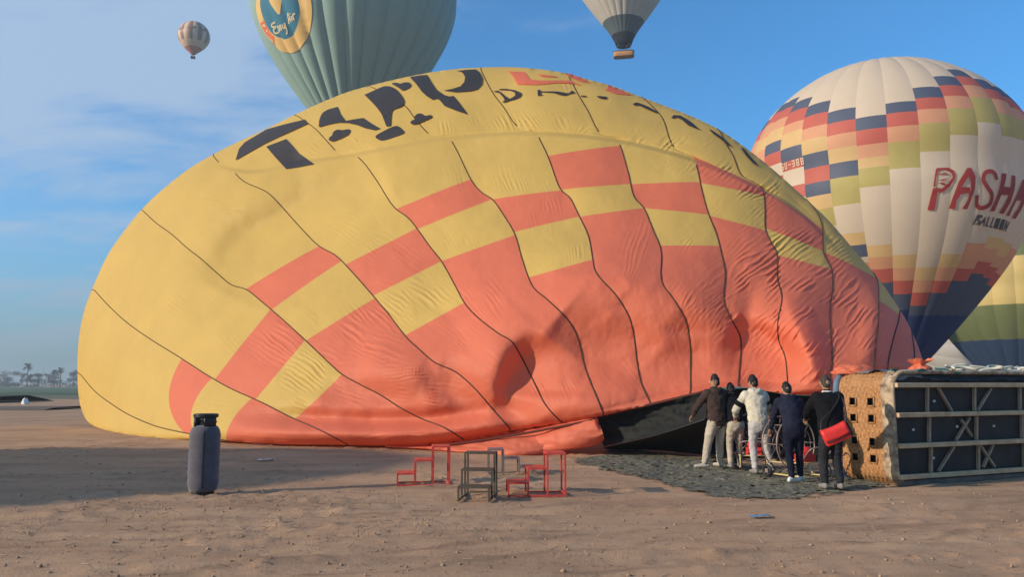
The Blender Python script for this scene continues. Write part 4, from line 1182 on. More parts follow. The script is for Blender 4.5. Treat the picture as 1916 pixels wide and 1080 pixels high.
if NRM[len(PL) // 4, 0] > 0: NRM = -NRM
S_ARC = np.concatenate([[0], np.cumsum(np.hypot(*np.diff(PL, axis=0).T))])
YS = np.arange(0.10, BH - 0.02, 0.0125)
SS, YY = np.meshgrid(S_ARC, YS)
# over-and-under weave: strands run round the wall, stakes cross them
row = YY / 0.044; stake = SS / 0.085
wv = np.abs(np.sin(math.pi * row)) ** 0.6 * (0.55 + 0.45 * np.cos(math.pi * stake + math.pi * np.floor(row)))
Hh = 0.022 * wv + 0.004 * fbm(SS * 3, YY * 3, 3, 4) + 0.008 * fbm(SS * 0.9, YY * 0.9, 2, 8)
VX = PL[None, :, 0] + NRM[None, :, 0] * Hh; VZ = PL[None, :, 1] + NRM[None, :, 1] * Hh
VV = np.stack([VX, YY, VZ], -1)
Fq = grid_faces(len(YS), len(S_ARC))
# eight square hand holes in the end wall
HOLES = [(y_, z_) for z_ in (1.36, 1.08, 0.69, 0.41) for y_ in (0.42, 0.80)]
s_end0 = S_ARC[np.argmin(np.hypot(PL[:, 0], PL[:, 1] - Rc_))]
cen = VV.reshape(-1, 3)[Fq].mean(1)
keep = np.ones(len(Fq), bool)
HS = 0.062
for y_, z_ in HOLES:
    keep &= ~((cen[:, 0] < 0.06) & (np.abs(cen[:, 1] - y_) < HS) & (np.abs(cen[:, 2] - z_) < HS * 1.02))
mesh_obj('wicker_wall', VV, Fq[keep], M_WICK, BASK)
for y_, z_ in HOLES:
    mb = MB(); h = HS + 0.012
    for a, b_ in (((y_ - h, z_ - h), (y_ + h, z_ - h)), ((y_ + h, z_ - h), (y_ + h, z_ + h)), ((y_ + h, z_ + h), (y_ - h, z_ + h)), ((y_ - h, z_ + h), (y_ - h, z_ - h))):
        mb.tube([(-0.02, a[0], a[1]), (-0.02, b_[0], b_[1])], 0.016, 6)
    mb.build('hole_binding', M_WICK, BASK, True)
mb = MB(); mb.box((BL / 2, BH * .55, BW / 2), (BL - 0.16, BH * 0.75, BW - 0.16)); 
inner = mb.build('inner_block', M_BLK, BASK)  # solid black block filling the basket, visible through the hand holes
# hide skirt round the foot of the wall and the rounded foot rim
nS = len(PL)
yk = np.array([-0.02, 0.0, 0.05, 0.1, 0.15, 0.19, 0.2]); off = np.array([0.012, 0.034, 0.036, 0.034, 0.036, 0.036, 0.02])
wob = 0.05 * fbm(S_ARC * 2.2, S_ARC * 0, 3, 2)
HX = PL[None, :, 0] + NRM[None, :, 0] * (off[:, None] + 0.006 * fbm(S_ARC[None] * 5, yk[:, None] * 9, 2, 3)); HZ = PL[None, :, 1] + NRM[None, :, 1] * (off[:, None] + 0.006 * fbm(S_ARC[None] * 5, yk[:, None] * 9, 2, 3))
HY = yk[:, None] * (1 + wob[None] * 3) + 0 * HX
mesh_obj('hide_skirt', np.stack([HX, HY, HZ], -1), grid_faces(7, nS), M_HIDE, BASK)
mb = MB(); mb.tube([(x + n_[0] * .0, -0.02, z + n_[1] * .0) for (x, z), n_ in zip(PL[::4], NRM[::4])], 0.034, 8); mb.build('foot_rim', M_HIDE, BASK, True)
mb = MB(); mb.tube([(x + n_[0] * .01, BH, z + n_[1] * .01) for (x, z), n_ in zip(PL[::4], NRM[::4])], 0.06, 8); mb.build('padded_rim', M_BLUE, BASK, True)
# floor board, runners, struts
mb = MB(); mb.box((BL / 2 + 0.02, 0.04, BW / 2), (BL - 0.1, 0.03, BW - 0.07)); mb.build('floor_board', M_FLOOR, BASK)
for z_ in (0.150, 0.650, 1.150, 1.640):
    mb = MB(); mb.box((0.03 + BL / 2, -0.065, z_), (BL + 0.02, 0.085, 0.078))
    bevel(mb.build('runner', M_RUN, BASK), 0.012)
def strut(x0, z0, x1, z1, w=0.04):
    mb = MB(); mb.bar((x0, -0.008, z0), (x1, -0.008, z1), w, 0.05, up=(0, 1, 0)); mb.build('strut', M_STRUT, BASK)
for lo, hi in ((0.192, 0.608), (0.692, 1.108), (1.192, 1.598)):
    for x_ in (0.80, 1.98, 3.2, 4.4): strut(x_ + (0.0), lo, x_ + 0.04, hi, 0.042)
strut(1.10, 1.595, 1.40, 1.20, .034); strut(2.06, 1.20, 2.45, 1.58, .034)
strut(1.46, 0.70, 1.84, 1.08, .034); strut(1.86, 0.76, 1.62, 1.05, .03)
strut(0.98, 0.20, 1.40, 0.60, .034); strut(2.06, 0.60, 2.40, 0.22, .034); strut(2.1, 0.22, 2.40, 0.60, .034)
mb = MB()
for x_, z_ in ((0.48, 0.90), (1.02, 1.37), (1.55, 0.93), (0.92, 0.42), (2.5, 0.92)):
    mb.box((x_, 0.018, z_), (0.05, 0.012, 0.035))
mb.build('floor_fitting', material('pale_fitting', (0.6, 0.58, 0.55), rough=0.5), BASK)
# lower side rail on the dirt
mb = MB(); mb.box((BL / 2, -0.03, 0.045), (BL, 0.06, 0.09)); bevel(mb.build('side_rail', material('dusty_leather', (0.17, 0.125, 0.10), rough=0.85, var=0.3, vscale=4), BASK), 0.02)

def bpt(x, y, z):
    c, s_ = math.cos(BRZ), math.sin(BRZ)
    return Vector((B0.x + x * c - y * s_, B0.y + x * s_ + y * c, z))
def sheet_over_basket(x0, x1, y0, y1, z, nx, ny, amp, drop0=0.0, seed=1):
    x = np.linspace(x0, x1, nx); y = np.linspace(y0, y1, ny); X, Y = np.meshgrid(x, y)
    Z = z + amp * fbm(X * 2.6, Y * 5, 4, seed) + 0.6 * amp
    edge = np.clip((y0 + 0.16 - Y) / 0.16, 0, 1)
    Z = Z - drop0 * edge ** 2
    c, s_ = math.cos(BRZ), math.sin(BRZ)
    return np.stack([B0.x + X * c - Y * s_, B0.y + X * s_ + Y * c, Z], -1), grid_faces(ny, nx)
M_TOPC = material('black_cover_cloth', (0.022, 0.02, 0.022), rough=0.6, var=0.4, vscale=4)
V, F = sheet_over_basket(0.75, 5.2, -0.03, 0.85, 1.845, 120, 26, 0.035, 0.14, 3)
tag(mesh_obj('black_cover', V, F, M_TOPC), 'crumpled black leather cover draped over the upper side of the lying basket', 'cover')
M_DUSTC = material('dusty_maroon_cloth', (0.17, 0.10, 0.09), rough=0.85, vscale=6, col2=(0.24, 0.21, 0.18), bump=0.3, bscale=15)
V, F = sheet_over_basket(0.12, 1.35, -0.02, 1.05, 1.83, 60, 30, 0.045, 0.11, 9)
tag(mesh_obj('maroon_cloth', V, F, M_DUSTC), 'dusty maroon and grey cloth bunched on the near top corner of the basket', 'cloth')
def rope_obj(pts, r, mat, label, name='rope'):
    mb = MB(); mb.tube(catmull(pts, 8), r, 6)
    return tag(mb.build(name, mat, None, True), label, 'rope')
M_GREENR = material('green_rope', (0.03, 0.14, 0.10), rough=0.8)
M_PALER = material('pale_rope', (0.62, 0.60, 0.48), rough=0.8, var=0.2)
rope_obj([bpt(x, 0.02 + 0.06 * math.sin(x * 7), 1.875 + 0.025 * math.sin(x * 11)) for x in np.arange(0.08, 1.9, 0.09)], 0.022, M_GREENR, 'dark green rope lying along the upper edge of the basket')
for q, lab in ((0, 'pale rope tangled on top of the basket near the dark balloon, nearest strand'), (1, 'pale rope looping highest over the basket top'), (2, 'pale thin rope trailing behind the other strands on the basket')):
    r_ = np.random.default_rng(50 + q)
    pts = [bpt(1.75 + 0.16 * i + r_.normal(0, .03), 0.18 + 0.16 * q + r_.normal(0, .05), 1.93 + 0.02 * q + 0.035 * math.sin(i * 1.1 + q * 2) + r_.normal(0, .01)) for i in range(16)]
    rope_obj(pts, 0.026 - 0.005 * q, M_PALER, lab)
# orange fabric bundle on the basket (gathered cloth with a flared neck)
M_ORG = fabric('orange_ripstop', (0.72, 0.19, 0.10), 0.15, 0.05)
def bundle(name, c, r, h, mat, label, cat, seed, flare=0.9):
    n, m = 40, 22; V = []
    for i in range(m):
        t = i / (m - 1)
        rad = r * (math.sin(min(1, t / 0.62) * math.pi * 0.93) ** 0.6 if t < 0.62 else 0.42 + flare * (t - 0.62) / 0.38 * 0.75) + 0.004
        for k in range(n):
            a = 2 * math.pi * k / n
            rr_ = rad * (1 + 0.16 * math.sin(5 * a + 3 * t + seed) * (0.4 + t) + 0.09 * math.sin(11 * a - 4 * t))
            V.append((c[0] + rr_ * math.cos(a), c[1] + rr_ * math.sin(a), c[2] + h * t * (1 + 0.10 * math.sin(3 * a + seed) * t)))
    o = mesh_obj(name, V, grid_faces(m, n, wrap=True), mat)
    return tag(o, label, cat)
bundle('cloth_bundle', bpt(1.25, 0.45, 1.84), 0.17, 0.25, M_ORG, 'bright orange gathered cloth bundle standing on top of the basket', 'cloth bundle', 2)
def draped_lump(name, c, sx, sy, sz, mat, label, cat, seed):
    n, m = 40, 14; V = []
    for i in range(m):
        t = i / (m - 1) * math.pi / 2
        for k in range(n):
            a = 2 * math.pi * k / n
            w = 1 + 0.18 * vnoise(math.cos(a) * 2 + seed, math.sin(a) * 2 + i * 0.3) + 0.08 * math.sin(9 * a + i)
            V.append((c[0] + sx * math.cos(t) * math.cos(a) * w, c[1] + sy * math.cos(t) * math.sin(a) * w, c[2] + sz * math.sin(t) * (1 + 0.25 * float(vnoise(a * 2, t * 3 + seed)))))
    return tag(mesh_obj(name, V, grid_faces(m, n, wrap=True), mat), label, cat)
draped_lump('salmon_cloth_heap', bpt(0.32, 1.05, 1.84), 0.36, 0.22, 0.16, M_SAL, 'salmon balloon cloth heaped on the far top edge of the basket', 'cloth', 3)

# ------------------------------------------------------------------ gas cylinder in its padded jacket
g = ground_at(379, 925)
TANK = empty('gas_cylinder', (g.x, g.y, 0), 0.3, 'tall gas cylinder in a dark slate padded jacket standing alone on the dirt', 'gas cylinder')
M_JKT = material('slate_jacket', (0.080, 0.074, 0.09), rough=0.9, var=0.15, vscale=5, bump=0.35, bscale=25, sheen=0.4)
M_BLKM = material('black_metal', (0.02, 0.02, 0.022), rough=0.45)
M_BRASS = material('dull_brass', (0.42, 0.36, 0.24), rough=0.4, metal=0.8)
mb = MB(); r0 = 0.225
prof = [(0.05, 0.17), (0.055, 0.195), (0.10, 0.213)] + [(0.16 + 0.72 * i / 16, r0 + 0.004 * math.sin(i * 2.1)) for i in range(17)] + [(0.93, 0.218), (0.98, 0.20), (1.015, 0.175), (1.03, 0.14)]
mb.lathe(prof, 40); jk = mb.build('padded_jacket', M_JKT, TANK, True)
mb = MB(); mb.bar((0, -0.228, 0.10), (0, -0.228, 0.96), 0.02, 0.012); mb.build('zip_strip', M_BLKM, jk)
mb = MB(); mb.lathe([(0.0, 0.15), (0.005, 0.165), (0.06, 0.165), (0.06, 0.15)], 32); mb.build('foot_ring', M_BLKM, TANK, True)
mb = MB(); mb.ring((0, 0, 1.185), 0.165, 0.021, 'z', 40, 8); mb.ring((0, 0, 1.165), 0.165, 0.018, 'z', 40, 8)
mb.build('carry_ring', M_BLKM, TANK, True)
for a0, a1 in ((95, 215), (265, 335)):
    mb = MB(); A = np.radians(np.linspace(a0, a1, 14)); V = []
    for z_ in (1.0, 1.17):
        for rr_ in (0.158, 0.172): V += [(rr_ * math.cos(a), rr_ * math.sin(a), z_) for a in A]
    n = len(A); F = []
    for i in range(n - 1):
        F += [(i, i + 1, 2 * n + i + 1, 2 * n + i), (n + i + 1, n + i, 3 * n + i, 3 * n + i + 1), (2 * n + i, 2 * n + i + 1, 3 * n + i + 1, 3 * n + i), (i + 1, i, n + i, n + i + 1)]
    F += [(0, 2 * n, 3 * n, n), (n - 1, 2 * n - 1, 4 * n - 1, 3 * n - 1)]
    mb.add(V, F); mb.build('guard_plate', M_BLKM, TANK, True)
for x_, y_, hh_ in ((0.05, -0.07, 0.10), (-0.06, 0.02, 0.08), (0.09, 0.05, 0.07)):
    mb = MB(); mb.lathe([(1.02, 0.03), (1.05, 0.03), (1.05, 0.018), (1.02 + hh_, 0.018), (1.02 + hh_, 0.034), (1.045 + hh_, 0.034), (1.05 + hh_, 0.01)], 14, (x_, y_, 0))
    mb.bar((x_, y_, 1.06 + hh_ * .3), (x_ + 0.07, y_ - 0.03, 1.06 + hh_ * .3), 0.022)
    mb.build('valve', M_BRASS, TANK, True)

# ------------------------------------------------------------------ step stools welded from square tube
M_REDP = material('red_paint', (0.55, 0.06, 0.045), rough=0.45, var=0.25, vscale=9)
M_OLV = material('olive_paint', (0.075, 0.06, 0.042), rough=0.6, var=0.25, vscale=9)
M_GRYP = material('grey_paint', (0.17, 0.14, 0.125), rough=0.6, var=0.25, vscale=9)
def make_stool(mat, label, sx=0.29, w=0.44, hs=(0.20, 0.41, 0.63), tr=0.026):
    t = empty('step_stool', label=label, cat='step stool', group='step stools on the dirt')
    for i, h in enumerate(hs):
        x0, x1 = i * sx, (i + 1) * sx
        mb = MB()                                   # tread: an open frame with slats
        for y_ in (-w / 2, w / 2): mb.bar((x0, y_, h), (x1, y_, h), tr)
        for x_ in (x0 + tr / 2, x1 - tr / 2): mb.bar((x_, -w / 2 + tr / 2, h - .001), (x_, w / 2 - tr / 2, h - .001), tr)
        mb.box(((x0 + x1) / 2, 0, h + 0.008), (sx - 0.03, w - 0.02, 0.012))
        mb.build('tread', mat, t)
        for y_ in (-w / 2, w / 2):
            mb = MB(); mb.bar((x0 + tr / 2, y_ * 0.999, 0), (x0 + tr / 2, y_ * 0.999, h - tr / 2), tr); mb.build('leg', mat, t)
            if i == len(hs) - 1:
                mb = MB(); mb.bar((x1 - tr / 2, y_ * 0.999, 0), (x1 - tr / 2, y_ * 0.999, h - tr / 2), tr); mb.build('leg', mat, t)
    for y_ in (-w / 2, w / 2):
        mb = MB(); mb.bar((tr, y_, tr / 2 + 0.004), (len(hs) * sx - tr, y_, tr / 2 + 0.004), tr * .9); mb.build('foot_rail', mat, t)
    mb = MB(); mb.bar((len(hs) * sx - tr / 2, -w / 2 + tr, 0.03), (len(hs) * sx - tr / 2, w / 2 - tr, 0.03), tr * .9); mb.build('cross_rail', mat, t)
    return t
def copy_thing(o, label):
    c = o.copy(); COL.objects.link(c); c['label'] = label
    for ch in o.children:
        k = ch.copy(); COL.objects.link(k); k.parent = c
    return c
def recolour(o, mat):
    for ch in o.children:
        ch.material_slots[0].link = 'OBJECT'; ch.material_slots[0].material = mat
st = make_stool(M_REDP, 'red three step stool left of the olive one, steps down to the left')
p = ground_at(740, 910); st.location = (p.x, p.y + 0.12, 0); st.rotation_euler = (0, 0, R(8))
s2 = copy_thing(st, 'red three step stool right of the olive one, nearest the ground sheet'); p = ground_at(948, 930); s2.location = (p.x, p.y + 0.15, 0); s2.rotation_euler = (0, 0, R(4))
s3 = copy_thing(st, 'olive step stool seen from the front between the two red ones'); p = ground_at(886, 940); s3.location = (p.x, p.y, 0); s3.rotation_euler = (0, 0, R(84)); recolour(s3, M_OLV)
s4 = copy_thing(st, 'dull grey step stool behind the olive one, steps down to the right'); p = ground_at(1002, 893); s4.location = (p.x, p.y + 0.4, 0); s4.rotation_euler = (0, 0, R(184)); s4.scale = (1.0, 1.0, 0.74); recolour(s4, M_GRYP)

# ------------------------------------------------------------------ crumpled ground sheet under the mouth
SHEET = [(1062, 866), (1100, 857), (1180, 853), (1300, 858), (1420, 868), (1560, 880), (1640, 893), (1672, 908), (1640, 914), (1600, 921), (1560, 930), (1500, 936), (1430, 939), (1350, 934), (1290, 922), (1240, 908), (1190, 896), (1130, 882)]
GP = np.array([ground_at(x, y)[:2] for x, y in SHEET])
V2, F2 = fill_poly([chaikin(GP, 2)], 0.045)
sh_x, sh_y = V2[:, 0], V2[:, 1]
u = sh_x * 1.0 + 0.4 * fbm(sh_x * 0.8, sh_y * 0.8, 2, 61); v = sh_y + 0.3 * fbm(sh_x * 0.8, sh_y * 0.8, 2, 67)
zz = ground_h(sh_x, sh_y) + 0.006 + 0.020 * (1 - np.abs(fbm(u * 1.5, v * 3.6, 3, 71))) ** 4 + 0.014 * (1 - np.abs(fbm(u * 5, v * 11, 2, 77))) ** 3
# worn net: small tears everywhere, more of them towards the frayed rim
cxy = V2[F2].mean(1); rim_d = np.full(len(F2), 9.0); GPc = chaikin(GP, 2)
for q_ in np.vstack([GPc * (1 - k_) + np.roll(GPc, -1, 0) * k_ for k_ in (0, .33, .66)]):
    rim_d = np.minimum(rim_d, np.hypot(cxy[:, 0] - q_[0], cxy[:, 1] - q_[1]))
tear = vnoise(cxy[:, 0] * 5, cxy[:, 1] * 13, 31) * 0.6 + vnoise(cxy[:, 0] * 13, cxy[:, 1] * 26, 33) * 0.5
F2 = F2[tear > -0.62 + 0.85 * np.exp(-rim_d / 0.28)]
M_SHEET = material('grey_green_sheet', (0.20, 0.185, 0.13), rough=0.8, vscale=11, col2=(0.065, 0.062, 0.045), bump=0.5, bscale=22, detail=9)
tag(mesh_obj('ground_sheet', np.stack([sh_x, sh_y, zz], -1), F2, M_SHEET), 'crumpled dark grey green ground sheet under the feet of the crew', 'ground sheet')
# scraps
def scrap(px, py, sx, sy, mat, label, cat, seed, name='scrap'):
    p = ground_at(px, py); n = 12
    X, Y = np.meshgrid(np.linspace(-sx, sx, n), np.linspace(-sy, sy, n)); Z = 0.03 + 0.03 * fbm(X * 9, Y * 9, 2, seed)
    return tag(mesh_obj(name, np.stack([X + p.x, Y + p.y + 0.02 * np.sin(X * 20), Z], -1), grid_faces(n, n), mat), label, cat)
scrap(1425, 971, 0.15, 0.05, material('blue_scrap', (0.10, 0.22, 0.34), rough=0.6), 'flat blue plastic scrap on the bare dirt in front of the crew', 'litter', 4, 'plastic_scrap')
scrap(497, 863, 0.17, 0.09, material('white_scrap', (0.6, 0.57, 0.52), rough=0.6), 'pale paper scrap on the shaded dirt behind the gas cylinder', 'litter', 6, 'paper_scrap')
# the white bundle far out by the field edge
p = ground_at(47, 757)
M_WB = material('white_bundle', (0.72, 0.72, 0.70), rough=0.8, var=0.1)
draped_lump('white_bundle', (p.x, p.y, 0.0), 0.27, 0.24, 0.5, M_WB, 'small white bundle out by the dark field edge on the far left', 'bundle', 7)

# ------------------------------------------------------------------ inflation fans at the mouth
M_CAGE = material('cage_wire', (0.27, 0.20, 0.17), rough=0.4, metal=0.3)
M_FRED = material('engine_red', (0.60, 0.04, 0.04), rough=0.35)
M_FYEL = material('frame_yellow', (0.58, 0.46, 0.22), rough=0.5)
M_FBLK = material('fan_black', (0.02, 0.02, 0.022), rough=0.5)
def make_fan(label, loc, rz):
    t = empty('inflation_fan', loc, rz, label, 'inflation fan', 'inflation fans at the mouth')
    cz, r = 0.60, 0.47
    for y_ in (-0.17, 0.17):
        mb = MB(); mb.ring((0, y_, cz), r, 0.013, 'y', 40, 8)
        for q in (0.32, 0.17): mb.ring((0, y_ * 1.25, cz), q, 0.006, 'y', 32, 5)
        for k in range(8):
            a = 2 * math.pi * k / 8
            mb.bar((0.06 * math.cos(a), y_ * 1.35, cz + 0.06 * math.sin(a)), (r * math.cos(a), y_, cz + r * math.sin(a)), 0.009)
        mb.build('cage', M_CAGE, t, True)
    for k in range(8):
        mb = MB(); a = 2 * math.pi * k / 8; mb.bar((r * math.cos(a), -0.17, cz + r * math.sin(a)), (r * math.cos(a), 0.17, cz + r * math.sin(a)), 0.012); mb.build('cage_tie', M_CAGE, t)
    for k in range(4):
        a = math.pi / 4 + k * math.pi / 2; V = []
        for i, q in enumerate(np.linspace(0.05, 0.42, 8)):
            tw = 0.6 - 0.35 * i / 7; w = 0.055 * (1 - 0.35 * i / 7)
            for s_ in (-1, 1):
                for th in (-.006, .006):
                    V.append((q * math.cos(a) - s_ * w * math.sin(a) * math.cos(tw), s_ * w * math.sin(tw) + th, cz + q * math.sin(a) + s_ * w * math.cos(a) * math.cos(tw)))
        F = []
        for i in range(7):
            b_ = i * 4; F += [(b_, b_ + 4, b_ + 6, b_ + 2), (b_ + 1, b_ + 3, b_ + 7, b_ + 5), (b_, b_ + 1, b_ + 5, b_ + 4), (b_ + 2, b_ + 6, b_ + 7, b_ + 3)]
        F += [(0, 2, 3, 1), (28, 29, 31, 30)]
        mb = MB(); mb.add(V, F); mb.build('blade', M_FBLK, t)
    mb = MB(); mb.box((0, -0.36, 0.36), (0.30, 0.22, 0.16)); e_ = bevel(mb.build('engine', M_FRED, t), 0.02)
    mb = MB(); mb.lathe([(0.44, 0.10), (0.46, 0.12), (0.52, 0.12), (0.56, 0.08)], 20, (0, -0.36, 0)); mb.build('fuel_tank', M_FRED, e_, True)
    mb = MB(); mb.box((0.2, -0.36, 0.34), (0.08, 0.14, 0.12)); mb.build('exhaust', M_FBLK, e_)
    mb = MB()
    for x_ in (-0.27, 0.27):
        mb.tube([(x_, -0.52, 0.10), (x_, -0.50, 0.30), (x_, -0.2, 0.27), (x_, 0.25, 0.27), (x_ * 1.05, 0.32, 0.05)], 0.016, 6)
        mb.tube([(x_, -0.52, 0.10), (x_, -0.45, 0.06), (x_, 0.3, 0.06)], 0.016, 6)
        mb.bar((x_, 0, 0.27), (x_, 0, cz - 0.36), 0.02)
    for y_ in (-0.48, 0.0, 0.28): mb.bar((-0.27, y_, 0.27 if y_ > -.4 else .29), (0.27, y_, 0.27 if y_ > -.4 else .29), 0.02)
    mb.build('frame', M_FYEL, t, True)
    for x_ in (-0.33, 0.33):
        pts = MB(); pts.ring((x_, 0.22, 0.11), 0.085, 0.03, 'x', 20, 8); w_ = pts.build('wheel', M_FBLK, t, True)
        mb = MB(); mb.bar((x_ - .02, 0.22, 0.11), (x_ + .02, 0.22, 0.11), 0.07); mb.build('hub', M_CAGE, w_)
    mb = MB(); mb.tube(catmull([(-0.25, -0.5, 0.3), (-0.27, -0.75, 0.55), (0, -0.82, 0.58), (0.27, -0.75, 0.55), (0.25, -0.5, 0.3)], 6), 0.013, 6); mb.build('handle', M_CAGE, t, True)
    return t
p = ground_at(1478, 893)
f1 = make_fan('wire caged fan with red engine between cream hoodie and navy jacket', (p.x, p.y, 0), R(28))
p = ground_at(1412, 878)
f2 = make_fan('wire caged fan half hidden between the brown jacket and the white hoodie', (p.x, p.y + .1, 0), R(-12))
def hose(pts, r, mat, label):
    mb = MB(); mb.tube(catmull([tuple(p) for p in pts], 8), r, 6)
    return tag(mb.build('hose', mat, None, True), label, 'hose')
def gp(px, py, z): 
    q = ground_at(px, py); return (q.x, q.y, z)
hose([gp(1495, 893, .05), gp(1500, 888, .22), gp(1508, 884, .34), gp(1514, 884, .2), gp(1520, 890, .05), gp(1540, 897, .05)], 0.016, M_FYEL, 'yellow tan hose arching on the sheet beside the navy trousers')
hose([gp(1545, 905, .05), gp(1535, 900, .16), gp(1548, 896, .24), gp(1556, 898, .12), gp(1540, 908, .05), gp(1530, 900, .05)], 0.013, M_FBLK, 'black coiled hose between the navy and the black clothed men')
# ------------------------------------------------------------------ people
def ring_loft(bm, pts, seg=16, side=(1, 0, 0)):
    """pts: (position, half width across, half depth); closed with rounded ends"""
    P = [(Vector(p), a, b_) for p, a, b_ in pts]
    def cap(p, t, a, b_, s):
        return [(p + t * s * math.sqrt(a * b_) * .55, a * .78, b_ * .78), (p + t * s * math.sqrt(a * b_) * .85, a * .4, b_ * .4)]
    t0 = (P[1][0] - P[0][0]).normalized(); t1 = (P[-1][0] - P[-2][0]).normalized()
    Q = cap(P[0][0], t0, P[0][1], P[0][2], -1)[::-1] + P + cap(P[-1][0], t1, P[-1][1], P[-1][2], 1)
    rings = []
    for i, (p, a, b_) in enumerate(Q):
        t = Q[min(i + 1, len(Q) - 1)][0] - Q[max(i - 1, 0)][0]; t.normalize()
        x = Vector(side); x = x - t * x.dot(t)
        x = x.normalized() if x.length > 1e-4 else t.orthogonal().normalized()
        y = t.cross(x)
        rings.append([bm.verts.new(p + x * a * math.cos(2 * math.pi * k / seg) + y * b_ * math.sin(2 * math.pi * k / seg)) for k in range(seg)])
    for r0, r1 in zip(rings[:-1], rings[1:]):
        for k in range(seg):
            bm.faces.new((r0[k], r0[(k + 1) % seg], r1[(k + 1) % seg], r1[k]))
    bm.faces.new(rings[0][::-1]); bm.faces.new(rings[-1])
def lerp_chain(pts, n=5):
    """densify a chain of (pos, ra, rb) smoothly"""
    A = np.array([[*p, a, b_] for p, a, b_ in pts], float)
    C = catmull(A, n)
    return [(tuple(c[:3]), max(c[3], .004), max(c[4], .004)) for c in C]
def fuse(name, lofts, voxel, mat, parent, smooth=3, wrinkle=0.0, wscale=9.0, stretch=(1, 1, 0.45)):
    bm = bmesh.new()
    for L in lofts: ring_loft(bm, L)
    bmesh.ops.recalc_face_normals(bm, faces=bm.faces[:])
    me = bpy.data.meshes.new('t'); bm.to_mesh(me); bm.free()
    o = bpy.data.objects.new('t', me); COL.objects.link(o)
    m = o.modifiers.new('r', 'REMESH'); m.mode = 'VOXEL'; m.voxel_size = voxel
    m2 = o.modifiers.new('s', 'SMOOTH'); m2.factor = 0.5; m2.iterations = smooth
    dg = bpy.context.evaluated_depsgraph_get(); dg.update()
    ev = o.evaluated_get(dg); nm = bpy.data.meshes.new_from_object(ev)
    bpy.data.objects.remove(o); bpy.data.meshes.remove(me)
    if wrinkle:
        for v in nm.vertices:
            c = v.co
            q = Vector((c.x * wscale * stretch[0], c.y * wscale * stretch[1], c.z * wscale * stretch[2]))
            v.co = c + v.normal * wrinkle * (mnoise.noise(q) + 0.5 * mnoise.noise(q * 2.3 + Vector((5, 1, 3))))
    nm.polygons.foreach_set('use_smooth', np.ones(len(nm.polygons), bool))
    nm.name = name
    if mat: nm.materials.append(mat)
    return link(bpy.data.objects.new(name, nm), parent)

